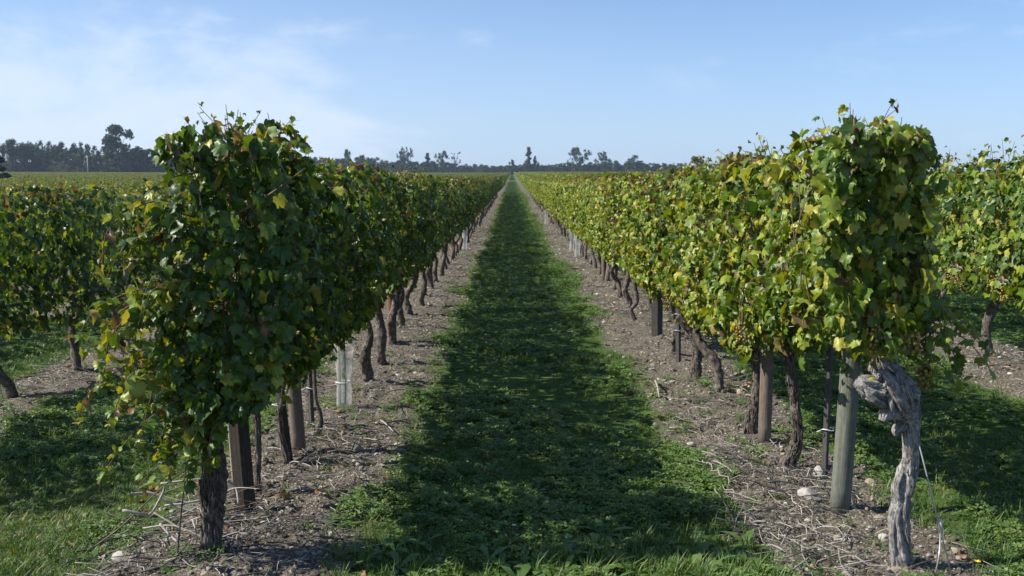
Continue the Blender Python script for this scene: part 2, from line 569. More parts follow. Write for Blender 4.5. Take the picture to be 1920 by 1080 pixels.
xs = [0.0]
while xs[-1] < 3000:
    x = xs[-1]
    xs.append(x + (0.032 if x < 3.2 else 0.06 if x < 6 else 0.3 if x < 12 else x * 0.12))
xs = np.array(xs); xs = np.concatenate([-xs[:0:-1], xs])
ys = [-60, -30, -12, -5, -1, 1.0, 2.2, 3.0]
while ys[-1] < 3200:
    y = ys[-1]
    ys.append(y + (0.03 if y < 5 else y * 0.0066 if y < 60 else y * 0.05))
ys = np.array(ys)
X, Y = np.meshgrid(xs, ys)
Z = terrain(X, Y) + micro(X, Y)
V = np.stack([X, Y, Z], -1).reshape(-1, 3)
nx = len(xs); ny = len(ys)
ii = (np.arange(ny - 1)[:, None] * nx + np.arange(nx - 1)[None, :]).ravel()
Q = np.stack([ii, ii + 1, ii + nx + 1, ii + nx], -1)
g = link('ground', make_mesh('ground', V, Q, [M_ground]))
tag(g, 'stony vineyard soil and green cover strips running to the horizon', 'ground', kind='structure')


def gz(x, y):
    return terrain(x, y) + micro(np.asarray(x, float), np.asarray(y, float))


# ------------------------------------------------------------------ geometry-nodes scatter for uncountable stuff
SRC = 0


def scatter(name, pts, rots, scales, idx, sources, label, cat):
    global SRC
    SRC += 1
    sc = bpy.data.collections.new('source_%d' % SRC)
    for i, me in enumerate(sources):
        o = bpy.data.objects.new('%s_source_%02d' % (name, i), me)
        sc.objects.link(o)
    me = bpy.data.meshes.new(name)
    pts = np.asarray(pts, np.float32)
    me.vertices.add(len(pts))
    me.vertices.foreach_set('co', pts.ravel())
    a = me.attributes.new('rot', 'FLOAT_VECTOR', 'POINT'); a.data.foreach_set('vector', np.asarray(rots, np.float32).ravel())
    a = me.attributes.new('scl', 'FLOAT', 'POINT'); a.data.foreach_set('value', np.asarray(scales, np.float32))
    a = me.attributes.new('idx', 'INT', 'POINT'); a.data.foreach_set('value', np.asarray(idx, np.int32))
    o = link(name, me)
    tag(o, label, cat, kind='stuff')
    ng = bpy.data.node_groups.new(name + '_scatter', 'GeometryNodeTree')
    ng.interface.new_socket('Geometry', in_out='INPUT', socket_type='NodeSocketGeometry')
    ng.interface.new_socket('Geometry', in_out='OUTPUT', socket_type='NodeSocketGeometry')
    gi = ng.nodes.new('NodeGroupInput'); go = ng.nodes.new('NodeGroupOutput')
    m2p = ng.nodes.new('GeometryNodeMeshToPoints')
    iop = ng.nodes.new('GeometryNodeInstanceOnPoints')
    ci = ng.nodes.new('GeometryNodeCollectionInfo')
    ci.inputs['Collection'].default_value = sc
    ci.inputs['Separate Children'].default_value = True
    ci.inputs['Reset Children'].default_value = True
    iop.inputs['Pick Instance'].default_value = True

    def attr(nm, typ):
        n = ng.nodes.new('GeometryNodeInputNamedAttribute'); n.data_type = typ
        n.inputs['Name'].default_value = nm
        return n.outputs['Attribute']
    e2r = ng.nodes.new('FunctionNodeEulerToRotation')
    L = ng.links.new
    L(gi.outputs[0], m2p.inputs['Mesh'])
    L(m2p.outputs[0], iop.inputs['Points'])
    L(ci.outputs[0], iop.inputs['Instance'])
    L(attr('idx', 'INT'), iop.inputs['Instance Index'])
    L(attr('rot', 'FLOAT_VECTOR'), e2r.inputs[0])
    L(e2r.outputs[0], iop.inputs['Rotation'])
    L(attr('scl', 'FLOAT'), iop.inputs['Scale'])
    L(iop.outputs[0], go.inputs[0])
    md = o.modifiers.new('scatter', 'NODES')
    md.node_group = ng
    return o


# ------------------------------------------------------------------ vine leaf templates
HALF = [(0, 1.0), (12, 0.84), (20, 0.86), (30, 0.68), (42, 0.86), (52, 0.92), (64, 0.74), (78, 0.64), (98, 0.78), (114, 0.66), (134, 0.66), (156, 0.46), (179, 0.12)]
HALF8 = [(0, 1.0), (28, 0.68), (50, 0.92), (80, 0.64), (110, 0.74), (158, 0.45)]


def leaf_template(half, fold, curl, ripple, roll=0.0, seed=0, petiole=True, rings=2):
    r_ = np.random.default_rng(seed)
    ang = [a for a, _ in half] + [-a for a, _ in half[::-1] if a > 0]
    rad = [q for _, q in half] + [q for a, q in half[::-1] if a > 0]
    ang = np.radians(ang); rad = np.array(rad) * (1 + r_.normal(0, 0.05, len(rad)))
    n = len(ang)
    V = [[0, 0]]
    fr = [0.55, 1.0] if rings == 2 else [1.0]
    for f in fr:
        for a, q in zip(ang, rad):
            qq = q if f == 1.0 else (0.5 * q + 0.5 * 0.7) * f
            V.append([math.sin(a) * qq, math.cos(a) * qq])
    V = np.array(V)
    F_ = []
    j = np.arange(n); jn = (j + 1) % n
    F_.append(np.stack([np.zeros(n, int), 1 + jn, 1 + j], -1))
    if rings == 2:
        F_.append(np.stack([1 + j, 1 + jn, 1 + n + jn], -1)); F_.append(np.stack([1 + j, 1 + n + jn, 1 + n + j], -1))
    x, y = V[:, 0].copy(), V[:, 1].copy()
    r = np.hypot(x, y)
    z = fold * np.abs(x) - curl * r ** 2 * 0.6 + ripple * np.sin(np.arctan2(x, y) * 5 + seed) * r * r
    z = z + ripple * 0.7 * r_.normal(0, 1, len(x)) * r * (r > 0.6)
    uv = np.stack([x, y], -1)
    P3 = np.stack([x, y, z], -1)
    if roll:
        k = roll * 2.0
        rr = 1 / k
        th = P3[:, 0] * k
        P3 = np.stack([np.sin(th) * (rr - z * 0.3), y * 0.9 + 0.15 * np.sin(x * 5), rr - np.cos(th) * (rr - z * 0.3) - roll * 0.5 * y * y], -1)
    F_ = np.vstack(F_)
    F_ = F_[:, ::-1] if False else F_
    if petiole:
        k = len(P3)
        P3 = np.vstack([P3, [[-0.03, 0, 0], [0.03, 0, 0], [0.02, -0.75, -0.45], [-0.02, -0.75, -0.45]]])
        uv = np.vstack([uv, [[0.3, 0.5]] * 4])
        F_ = np.vstack([F_, [[k, k + 1, k + 2], [k, k + 2, k + 3]]])
    return P3, F_, uv


# orientation check: make the upper face +Z
def up(tp):
    P3, F_, uv = tp
    a, b_, c_ = P3[F_[0]]
    if np.cross(b_ - a, c_ - a)[2] < 0:
        F_ = F_[:, ::-1].copy()
    return P3, F_, uv


NEAR_T = [up(leaf_template(HALF, f, c, rp, 0, s)) for s, (f, c, rp) in enumerate([(0.30, 0.3, 0.07), (-0.25, 0.6, 0.10), (0.65, 0.1, 0.08), (0.1, 0.95, 0.08), (-0.45, 0.4, 0.11), (0.95, 0.5, 0.09)])]
DRY_T = [up(leaf_template(HALF, 0.5, 0.5, 0.16, rl, s + 20)) for s, rl in enumerate([0.9, 1.3, 0.7])]
MID_T = [up(leaf_template(HALF8, f, c, rp, 0, s + 40, False, 1)) for s, (f, c, rp) in enumerate([(0.25, 0.3, 0.06), (-0.2, 0.5, 0.08), (0.5, 0.2, 0.06)])]
MID_DRY = [up(leaf_template(HALF8, 0.6, 0.6, 0.15, 0.9, 55, False, 1))]
FAR_T = [(np.array([[0, 1.0, -.1], [.85, .1, .1], [0, -.45, 0], [-.85, .1, .1], ]), np.array([[0, 3, 2], [0, 2, 1]]), np.array([[0, 1.], [.8, .1], [0, -.4], [-.8, .1]]))]
FAR_T = [up(f) for f in FAR_T]


class Leaves:
    def __init__(s):
        s.p = []; s.n = []; s.tip = []; s.r = []; s.tint = []

    def add(s, p, n, tip, r, tint):
        s.p.append(p); s.n.append(n); s.tip.append(tip); s.r.append(r); s.tint.append(tint)

    def done(s):
        s.p = np.vstack(s.p); s.n = np.vstack(s.n); s.tip = np.vstack(s.tip)
        s.r = np.concatenate(s.r); s.tint = np.concatenate(s.tint)
        N = s.n / np.linalg.norm(s.n, axis=1)[:, None]
        t_ = s.tip - N * np.sum(s.tip * N, 1)[:, None]
        t_ /= np.linalg.norm(t_, axis=1)[:, None] + 1e-9
        kr = np.random.default_rng(len(s.p))
        n = len(s.p)
        s.M = np.stack([np.cross(t_, N) * kr.uniform(.62, 1.08, (n, 1)), t_ * kr.uniform(.85, 1.1, (n, 1)), N * kr.uniform(.4, 1.9, (n, 1))], -1)      # columns x,y,z: every leaf folds and curls by its own amount
        return s


def prof(u):
    """relative half width of the hedge against relative height"""
    return np.interp(u, [0, 0.12, 0.4, 0.75, 0.93, 1.0], [0.40, 0.80, 1.0, 0.98, 0.88, 0.62])


def gen_vine(r_, zb, zt, hw, ylen, n_fill, n_shoot, bias, seed, size=0.052, dry_top=0.25, extra=(), end=0, yc=0.0, brighten=0.0):
    """leaf cloud of one vine; the row runs along local y, base at z=0; returns leaves and shoot lines"""
    L = Leaves(); lines = []

    def tints(n, z, x):
        u_ = (z - zb) / (zt - zb)
        t_ = bias + r_.normal(0, 0.13, n) + 0.12 * (fbm(x * 3 + 50, z * 3 + seed, seed, 3) - 0.5)
        yel = r_.random(n) < (0.08 + brighten)
        t_[yel] = r_.uniform(0.6, 0.82, yel.sum())
        t_ = np.clip(t_, 0.02, 0.8)
        dry = r_.random(n) < 0.035 + dry_top * np.clip((u_ - 0.86) / 0.14, 0, 1)
        t_[dry] = r_.uniform(0.84, 1.0, dry.sum())
        return t_

    def zlim(y):
        ys_ = y + yc
        b_ = zb + 0.16 * (fbm(ys_ * 2.3, 0 * ys_ + seed * 3.1, seed, 3) - 0.5) * 2
        t_ = zt + 0.11 * (fbm(ys_ * 3.1, 0 * ys_ + 7.7, 99 + int(abs(bias * 10)), 3) - 0.5) * 2
        return b_, t_

    # body
    n = n_fill
    y = r_.uniform(-ylen / 2, ylen / 2, n)
    b_, t_ = zlim(y)
    u_ = r_.random(n) ** 0.95
    z = b_ + (t_ - b_) * u_
    s = np.where(r_.random(n) < 0.5, -1.0, 1.0)
    w = hw * prof(u_) * (1 + (0.50 if end else 0.65) * (fbm((y + yc) * 2.2 + s * 9, z * 2.2, seed + 3, 3) - 0.5) * 2)
    inner = r_.random(n) < 0.22
    q = np.where(inner, r_.random(n) * 0.7, 1 - 0.38 * r_.random(n) ** 1.4)
    x = s * w * q
    cl_ = fbm((y + yc) * 5 + s * 13, z * 5, seed + 8, 2)
    keep = inner | (r_.random(n) < np.clip((cl_ - (0.36 if end else 0.30)) * 5, 0.06, 1))
    topc = np.clip((u_ - 0.85) / 0.15, 0, 1)
    nrm = np.stack([s * (1 - 0.6 * topc), 0 * s, 0.45 + 0.9 * topc], -1) + r_.normal(0, 0.42, (n, 3))
    if end:
        ew = np.clip((-y - ylen / 2 + 0.35) / 0.35, 0, 1)[:, None] * 0.9
        nrm = nrm * (1 - ew * 0.6) + ew * np.array([0, -1.0, 0.3])
    tip = np.stack([s * 0.35, r_.normal(0, 0.55, n), -1.0 + 0 * s], -1) + r_.normal(0, 0.25, (n, 3))
    k = keep
    P_ = np.stack([x, y, z], -1)[k]
    L.add(P_, nrm[k], tip[k], size * np.clip(np.exp(r_.normal(-0.10, 0.32, k.sum())), .35, 1.5), tints(k.sum(), z[k], x[k]))
    if end:      # closes the near end of the row
        n = int(n_fill * 0.32)
        u_ = r_.random(n)
        x = r_.uniform(-1, 1, n) * hw * prof(u_) * 1.02
        y = -ylen / 2 + 0.02 + r_.random(n) * 0.10 + 0.10 * (fbm(x * 4, u_ * 5, seed, 3) - 0.5)
        z = zb + (zt - zb) * u_
        nrm = np.stack([0.4 * x / hw, -1 + 0 * x, 0.45 + 0 * x], -1) + r_.normal(0, 0.45, (n, 3))
        tip = np.stack([r_.normal(0, 0.5, n), -0.3 + 0 * x, -1.0 + 0 * x], -1)
        L.add(np.stack([x, y, z], -1), nrm, tip, size * np.clip(np.exp(r_.normal(-0.05, 0.30, n)), .4, 1.7), tints(n, z, x))

    # shoots that leave the hedge
    def shoot(c, m, r0=0.006, szf=1.0, tb=0.0, rr=(0.6, 1.1)):
        pts = curve_pts(c, 14)
        lines.append((pts, r0))
        i0 = 2
        us = np.linspace(0.25, 1.0, m)
        pp = np.array([pts[min(13, int(round(q * 13)))] for q in us])
        nn_ = len(pp)
        side = np.where(np.arange(nn_) % 2 == 0, 1.0, -1.0)
        dirn = np.array(c[-1], float) - np.array(c[0], float); dirn /= np.linalg.norm(dirn)
        sd_ = np.cross(dirn, [0, 0, 1.0]); nsd = np.linalg.norm(sd_)
        sd_ = sd_ / nsd if nsd > 0.1 else np.array([0, 1.0, 0])
        off = side[:, None] * sd_[None] * 0.028 + r_.normal(0, 0.008, (nn_, 3))
        nr = np.array([0, 0, 0.8]) + off * 6 + r_.normal(0, 0.4, (nn_, 3))
        tp_ = off * 14 + np.array([0, 0, -0.6]) + r_.normal(0, 0.3, (nn_, 3))
        L.add(pp + off, nr, tp_, size * szf * r_.uniform(*rr, nn_) * np.linspace(1.05, 0.6, nn_), np.clip(tints(nn_, pp[:, 2], pp[:, 0]) + tb, 0, 1))

    for _ in range(n_shoot):
        y0 = r_.uniform(-ylen / 2, ylen / 2)
        x0 = r_.uniform(-0.5, 0.5) * hw
        _, tt = zlim(np.array([y0]))
        h_ = min(0.085, abs(r_.normal(0.01, 0.055)) + 0.01)
        if r_.random() < 0.6:
            c = [(x0 * .5, y0, tt[0] - 0.35), (x0, y0 + r_.normal(0, .04), tt[0] - 0.1), (x0 * 1.4 + r_.normal(0, .06), y0 + r_.normal(0, .08), tt[0] + h_)]
        else:
            sgn = -1 if r_.random() < 0.5 else 1
            zz = r_.uniform(zb + 0.15, zt - 0.2)
            out_ = hw * r_.uniform(0.95, 1.35)
            c = [(sgn * hw * .4, y0, zz + .12), (sgn * hw * .9, y0 + r_.normal(0, .05), zz + .08), (sgn * out_, y0 + r_.normal(0, .1), zz - r_.uniform(0, .2))]
        shoot(c, 7, 0.003)
    for c, m, tb in extra:
        shoot(c, m, 0.004, 1.45, tb)
    return L.done(), lines


def joined(name, L, sel, T_open, T_dry, mat, seed=0):
    r_ = np.random.default_rng(seed)
    idx = np.where(sel)[0]
    Vs, Fs, uvs, ts = [], [], [], []
    base = 0
    dry = L.tint[idx] > 0.84
    groups = []
    pick = r_.integers(0, len(T_open), len(idx))
    for k in range(len(T_open)):
        groups.append((T_open[k], idx[(~dry) & (pick == k)]))
    pick = r_.integers(0, len(T_dry), len(idx))
    for k in range(len(T_dry)):
        groups.append((T_dry[k], idx[dry & (pick == k)]))
    for (P3, F_, uv), ii_ in groups:
        if len(ii_) == 0:
            continue
        M = L.M[ii_]
        V_ = np.einsum('nij,vj->nvi', M, P3) * L.r[ii_][:, None, None] + L.p[ii_][:, None, :]
        m = len(P3)
        Vs.append(V_.reshape(-1, 3))
        Fs.append((F_[None] + (np.arange(len(ii_)) * m)[:, None, None] + base).reshape(-1, 3))
        uvs.append(np.tile(uv, (len(ii_), 1)))
        ts.append(np.repeat(L.tint[ii_], m))
        base += m * len(ii_)
    return make_mesh(name, np.vstack(Vs), np.vstack(Fs), [mat], True, np.concatenate(ts), np.vstack(uvs))


# leaf meshes shared by the leaves that are objects of their own
TSTEP = [0.08, 0.2, 0.32, 0.44, 0.56, 0.68, 0.8]
LEAF_ME = {}
for ti, tv in enumerate(TSTEP):
    for k, (P3, F_, uv) in enumerate(NEAR_T):
        LEAF_ME[(ti, k)] = make_mesh('leaf', P3, F_, [M_leaf], True, np.full(len(P3), tv), uv)
DRY_ME = [make_mesh('dry_leaf', P3, F_, [M_leaf], True, np.full(len(P3), tv), uv) for (P3, F_, uv) in DRY_T for tv in (0.87, 0.96)]


def lines_mesh(name, lines, mat, seg=5):
    A = Acc()
    for pts, r0 in lines:
        A.add(*tube(pts, np.linspace(r0, r0 * 0.45, len(pts)), seg))
    return A.mesh(name, [mat])


# ------------------------------------------------------------------ trunks


def trunk_mesh(r_, h, r0, lean=0.05, seg=12, n=26, arms=True, seed=0, gn=0.16, mat=None, kink=0.03, top_r=0.8):
    A = Acc()
    m = 6
    zz = np.linspace(-0.06, h, m)
    wx = np.concatenate([[0, 0], np.cumsum(r_.normal(0, kink, m - 2))]) + lean * np.linspace(0, 1, m)
    wy = np.concatenate([[0, 0], np.cumsum(r_.normal(0, kink, m - 2))])
    rr = r0 * np.linspace(1.15, top_r, m) * r_.uniform(0.85, 1.15, m)
    rr[-1] = r0 * 1.15 * top_r; rr[0] = r0 * 1.5
    C_ = curve_pts(np.stack([wx, wy, zz, rr], -1), n)
    A.add(*tube(C_[:, :3], C_[:, 3], seg, gn, 5.0, True, seed))
    if arms:
        top = C_[-1, :3]
        for s_ in (-1, 1):
            c = [top - np.array([0, 0, .03]), top + np.array([r_.normal(0, .01), s_ * 0.09, 0.04]), top + np.array([r_.normal(0, .02), s_ * 0.28, 0.07 + r_.normal(0, .02)])]
            pc = curve_pts(np.array(c), 8)
            A.add(*tube(pc, np.linspace(r0 * .65, r0 * .3, 8), max(6, seg - 4), gn, 4.0, True, seed + s_))
    return A.mesh('trunk', [mat or M_bark]), C_[-1, :3]


# ------------------------------------------------------------------ grapes
_ic = None


def ico(sub=1):
    import bmesh
    bm = bmesh.new()
    bmesh.ops.create_icosphere(bm, subdivisions=sub, radius=1.0)
    V_ = np.array([v.co[:] for v in bm.verts]); F_ = np.array([[v.index for v in f.verts] for f in bm.faces])
    bm.free()
    return V_, F_


IV, IF = ico(1)
IV2, IF2 = ico(2)
GRAPE_ME = [make_mesh('grape', IV * np.array([1, 1, 1.12]), IF, [M_grape], True)]


def grape_spots(r_, length, width, n):
    out_ = []
    for _ in range(n * 12):
        u_ = r_.random()
        w = width * (0.35 + 0.65 * math.sin(math.pi * min(1, (1 - u_) * 0.85 + 0.08)))
        a = r_.uniform(0, 2 * math.pi)
        q = w * r_.uniform(0.15, 1) ** .6
        p_ = np.array([q * math.cos(a), q * math.sin(a), -length * u_])
        if all(np.sum((p_ - o_) ** 2) > 0.0108 ** 2 for o_ in out_):
            out_.append(p_)
        if len(out_) >= n:
            break
    return out_


def grape_bunch(parent, loc, r_, length=0.15, width=0.045, n=42, split=True):
    st = tube(np.array([[0, 0, 0.06], [0, 0, -0.02], [0, 0, -length * .9]]), [0.003, 0.003, 0.001], 5)
    spots = grape_spots(r_, length, width, n)
    if split:
        A = Acc(); A.add(*st)
        b_ = link('grape_bunch', A.mesh('bunch_stem', [M_cane]), parent, loc)
        for p_ in spots:
            link('grape', GRAPE_ME[0], b_, p_, (0, 0, r_.uniform(0, 6)), 0.0085 * r_.uniform(0.85, 1.12))
    else:
        A = Acc()
        for p_ in spots:
            A.add(IV * 0.0085 * r_.uniform(0.85, 1.12) + p_, [IF])
        b_ = link('grape_bunch', A.mesh('grape_bunch', [M_grape]), parent, loc)
    return b_


# ------------------------------------------------------------------ where each vine stands
LX, RX = ROW0 - PITCHX, ROW0          # -1.16, 1.46
L1 = [(395, 1040), (482, 925), (538, 872), (600, 815), (690, 716), (716, 683)]
R1 = [(1690, 1060), (1483, 880), (1412, 810), (1348, 735), (1305, 708)]
L2 = [(20, 745), (145, 698), (205, 652)]
R2 = [(1935, 715)]


def stations(seeds, rowx, y_end, step=1.0):
    out_ = []
    for px, py in seeds:
        p_ = ground_at(px, py)
        out_.append((p_.x, p_.y))
    y = out_[-1][1]
    while y < y_end:
        y += step * rng.uniform(0.86, 1.14)
        out_.append((rowx + rng.normal(0, 0.03), y))
    return out_


S_L1 = stations(L1, LX, 76)
S_R1 = stations(R1, RX, 76)
S_L2 = [(LX - PITCHX, 5.25), (LX - PITCHX - .02, 6.2)] + stations(L2, LX - PITCHX, 74)
S_R2 = [(RX + PITCHX, 5.3), (RX + PITCHX, 6.25), (RX + PITCHX, 7.1)] + stations(R2, RX + PITCHX, 60)

ZT = {'L1': 1.55, 'R1': 1.56}
N_UNIQUE = 9
OWN_LEAVES = 290


def leaf_objects(parent, L, score, n_max, off=(0, 0, 0)):
    """the n_max leaves with the highest score become objects; returns mask of the rest"""
    order = np.argsort(-score)[:n_max]
    rest = np.ones(len(L.p), bool); rest[order] = False
    for i in order:
        tv = L.tint[i]
        if tv > 0.84:
            me = DRY_ME[int(rng.integers(len(DRY_ME)))]
        else:
            ti = int(np.clip(round((tv - 0.08) / 0.12), 0, 6))
            me = LEAF_ME[(ti, int(rng.integers(len(NEAR_T))))]
        o = bpy.data.objects.new('leaf', me)
        col.objects.link(o)
        o.parent = parent
        m = Matrix(L.M[i].tolist()).to_4x4()
        o.matrix_basis = Matrix.Translation(Vector(L.p[i]) + Vector(off)) @ m @ Matrix.Scale(float(L.r[i]), 4)
    return rest


# spill-out shoots of the two end vines, in local coordinates (x, y, z); yellower tint offsets put sunlight into left sprays
EXTRA_L = [
    ([(-.15, -.1, .9), (-.35, -.2, .85), (-.55, -.28, .72), (-.62, -.3, .55)], 15, .25),
    ([(-.15, -.1, 1.1), (-.35, -.2, 1.12), (-.52, -.25, 1.05), (-.60, -.3, .92)], 14, .22),
    ([(-.1, -.2, .7), (-.25, -.3, .66), (-.42, -.34, .50), (-.50, -.36, .36)], 13, .22),
    ([(-.05, -.2, .8), (-.12, -.26, .66), (-.16, -.28, .50), (-.18, -.28, .34)], 30, .12),
    ([(-.0, -.2, .8), (-.05, -.26, .66), (-.08, -.28, .54), (-.09, -.28, .40)], 26, .02),
    ([(-.2, -.1, .9), (-.24, -.2, .72), (-.28, -.22, .56), (-.30, -.22, .42)], 30, .1),
    ([(-.10, -.2, .72), (-.16, -.25, .6), (-.24, -.28, .50), (-.26, -.28, .38)], 26, .15),
    ([(.0, -.2, .75), (-.02, -.3, .66), (-.06, -.33, .56), (-.08, -.33, .44)], 14, .0),
    ([(-.1, -.1, .9), (-.28, -.2, .8), (-.36, -.2, .62), (-.38, -.25, .48)], 16, .15),
    ([(-.1, -.1, .85), (-.2, -.15, .72), (-.3, -.15, .55), (-.32, -.2, .44)], 16, .1),
    ([(.0, -.2, 1.3), (-.25, -.3, 1.35), (-.38, -.3, 1.3), (-.46, -.3, 1.18)], 12, .1),
    ([(-.1, .1, 1.5), (-.22, 0, 1.66), (-.25, 0, 1.74)], 14, .0),
    ([(0, .1, 1.5), (.02, 0, 1.68), (.05, 0, 1.76)], 13, .2),
    ([(.1, .1, 1.5), (.15, 0, 1.66), (.22, 0, 1.72)], 8, .1),
    ([(-.1, -.1, 1.3), (-.30, -.12, 1.46), (-.38, -.1, 1.56)], 8, .3),
    ([(-.12, -.22, .55), (-.2, -.34, .48), (-.3, -.38, .40), (-.37, -.40, .32)], 10, .2),
    ([(-.2, -.15, .8), (-.4, -.25, .92), (-.55, -.3, .88)], 12, .28),
    ([(-.2, -.15, .95), (-.38, -.2, .98), (-.48, -.25, .9), (-.5, -.28, .78)], 14, .2),
]
EXTRA_R = [
    ([(.1, -.1, 1.0), (.25, -.2, 1.0), (.38, -.25, .93), (.46, -.28, .82)], 9, .05),
    ([(.1, -.1, .95), (.2, -.2, .9), (.3, -.25, .82), (.34, -.28, .74)], 8, .0),
    ([(.1, 0, 1.2), (.2, -.1, 1.22), (.28, -.15, 1.12), (.30, -.2, 1.0)], 7, .05),
    ([(0, .1, 1.5), (.05, 0, 1.72), (.12, -.05, 1.73)], 9, .15),
    ([(.1, .1, 1.5), (.2, 0, 1.68), (.26, -.05, 1.73)], 11, .1),
    ([(-.1, .1, 1.5), (-.2, 0, 1.7), (-.22, 0, 1.70)], 9, .1),
    ([(.05, -.1, .95), (.06, -.2, .85), (.05, -.22, .78)], 5, .2),
    ([(.1, 0, 1.1), (.28, -.1, 1.06), (.42, -.15, .98), (.50, -.18, .86)], 20, .02),
    ([(.1, .1, 1.0), (.26, 0, .98), (.38, -.05, .90), (.44, -.1, .76)], 20, .0),
    ([(.1, 0, .98), (.2, -.05, .92), (.28, -.1, .82), (.30, -.12, .72)], 18, .0),
    ([(.1, .1, 1.3), (.24, .05, 1.26), (.34, 0, 1.14), (.38, -.05, 1.02)], 16, .05),
]

_er = np.random.default_rng(88)
for _k in range(13):
    z_ = _er.uniform(.62, 1.5); y_ = _er.uniform(-.32, .1); o_ = -_er.uniform(.36, .50) + .10 * max(0, z_ - 1.1)
    EXTRA_L.append(([(-.14, y_, z_ + .05), (-.26, y_ - .05, z_ + .08), (o_, y_ - .1, z_ - _er.uniform(0, .08)), (o_ - .03, y_ - .12, z_ - _er.uniform(.12, .25))], 13, .30))
for _k in range(6):
    z_ = _er.uniform(1.0, 1.6); y_ = _er.uniform(-.3, .1)
    EXTRA_R.append(([(.12, y_, z_), (.20, y_ - .02, z_ + .05), (.25, y_ - .05, z_ - .02), (.26, y_ - .08, z_ - .14)], 9, .08))
LAB_L = ['end vine of the left row, dark peeling trunk, leafy sprays spilling left',
         'slim vine standing behind the wide dark board stake left of the path',
         'young vine with twisted stem tied to the leaning dark stake left of the path',
         'vine with a thin bent stem beside the slim grey stake left of the path',
         'straight dark trunked vine just behind the white plastic sleeve left of the path',
         'vine with crooked dark trunk second behind the white plastic sleeve',
         'vine just before the reddish brown post left of the path',
         'vine standing just behind the reddish brown post left of the path',
         'vine second behind the reddish brown post left of the path']
LAB_R = ['end vine right of the path with pale gnarled twisted trunk and golden grapes',
         'vine with scaly trunk curling left at its foot, right of the brown round post',
         'vine with thick dark trunk right behind the brown round post right of the path',
         'black barked vine with straight trunk right of the path, behind the brown post vine',
         'vine whose thick trunk arches left to a slim stake, right of the path',
         'slim stemmed vine beside the flat grey board right of the path',
         'vine with narrow trunk just behind the flat grey board right of the path',
         'vine with a hooked, swinging stem above orange fallen leaves right of the path',
         'vine next behind the hooked stem vine right of the path']
GRP = {'L1': 'grapevines of the row left of the grass path', 'R1': 'grapevines of the row right of the grass path',
       'L2': 'grapevines of the second row on the left', 'R2': 'grapevines of the second row on the right'}


def hero_trunk():
    """pale gnarled trunk at the end of the right-hand row"""
    p0 = ground_at(1690, 1060)
    A = Acc()

    def path(px_list, n, seg, gn, tw, seed, yoff=0.0):
        c = []
        for px, py, w, dy in px_list:
            q = at(px, py, p0.y + dy + yoff)
            c.append((q.x - p0.x, q.y - p0.y, q.z - p0.z, w / F * p0.y / 2))
        c = curve_pts(np.array(c), n)
        A.add(*tube(c[:, :3], np.abs(c[:, 3]), seg, gn, tw, True, seed))
        if n > 30:
            peel(A, c, n // 3, seed, .015, .05)
    path([(1690, 1085, 50, 0), (1691, 1058, 44, 0), (1687, 1010, 40, 0), (1686, 960, 39, 0), (1693, 925, 30, 0), (1700, 890, 36, .01), (1708, 855, 28, .01), (1707, 820, 29, 0),
          (1708, 795, 32, 0), (1700, 775, 38, -.01), (1680, 770, 34, -.03), (1662, 778, 26, -.045), (1655, 790, 15, -.05)], 120, 40, 0.26, 3.0, 3)
    path([(1704, 810, 26, .02), (1703, 782, 40, .02), (1692, 752, 56, .02), (1677, 724, 58, .01), (1661, 703, 46, 0), (1650, 686, 32, 0), (1645, 668, 22, .01), (1646, 648, 20, .02), (1650, 600, 18, .03)], 110, 40, 0.5, 3.5, 8)
    path([(1684, 745, 38, .0), (1660, 740, 42, -.02), (1638, 735, 42, -.03), (1620, 724, 34, -.04), (1606, 718, 18, -.04)], 60, 30, 0.62, 3.0, 14)
    path([(1704, 782, 18, -.04), (1690, 755, 20, -.075), (1676, 728, 20, -.085), (1666, 708, 18, -.075), (1654, 700, 16, -.06), (1644, 708, 12, -.05)], 40, 16, 0.30, 5.0, 25)
    path([(1708, 765, 16, -.03), (1702, 738, 18, -.065), (1692, 714, 16, -.065), (1678, 700, 14, -.05)], 30, 14, 0.30, 5.0, 31)
    path([(1662, 760, 14, -.05), (1646, 752, 18, -.065), (1632, 738, 16, -.07), (1624, 722, 12, -.06)], 30, 14, 0.35, 5.0, 37)
    path([(1700, 790, 12, .0), (1690, 800, 22, -.01), (1682, 808, 20, -.015), (1680, 818, 8, -.015)], 22, 16, 0.6, 2.0, 17)
    path([(1692, 885, 8, -.01), (1685, 900, 15, -.012), (1681, 925, 15, -.012), (1684, 945, 12, -.01), (1684, 975, 4, -.008)], 30, 16, 0.6, 2.0, 18)
    path([(1702, 930, 16, -.02), (1706, 908, 20, -.02), (1704, 888, 10, -.02)], 16, 14, 0.4, 2.0, 19)
    path([(1678, 1080, 18, -.02), (1676, 1040, 14, -.02), (1674, 990, 12, -.02), (1680, 955, 8, -.02)], 24, 14, 0.35, 2.0, 21)
    # ropes of old wood lapping over the burl and the head
    hr = np.random.default_rng(4)
    for k in range(26):
        if k < 13:
            px, py = hr.uniform(1612, 1660), hr.uniform(712, 752); dx_, dy_ = hr.uniform(18, 34), hr.uniform(-14, 12); dep = -.062
        else:
            px, py = hr.uniform(1660, 1692), hr.uniform(698, 745); dx_, dy_ = hr.uniform(6, 22), hr.uniform(24, 44); dep = -.082
        w_ = hr.uniform(5, 12)
        path([(px, py, w_ * .5, dep + .02), (px + dx_ * .3, py + dy_ * .2 + hr.uniform(-5, 5), w_, dep + .004), (px + dx_ * .7, py + dy_ * .7 + hr.uniform(-5, 5), w_ * .9, dep + .006), (px + dx_, py + dy_, w_ * .4, dep + .03)], 14, 8, 0.4, 3.0, 60 + k)
    return A.mesh('trunk', [M_bark_grey])


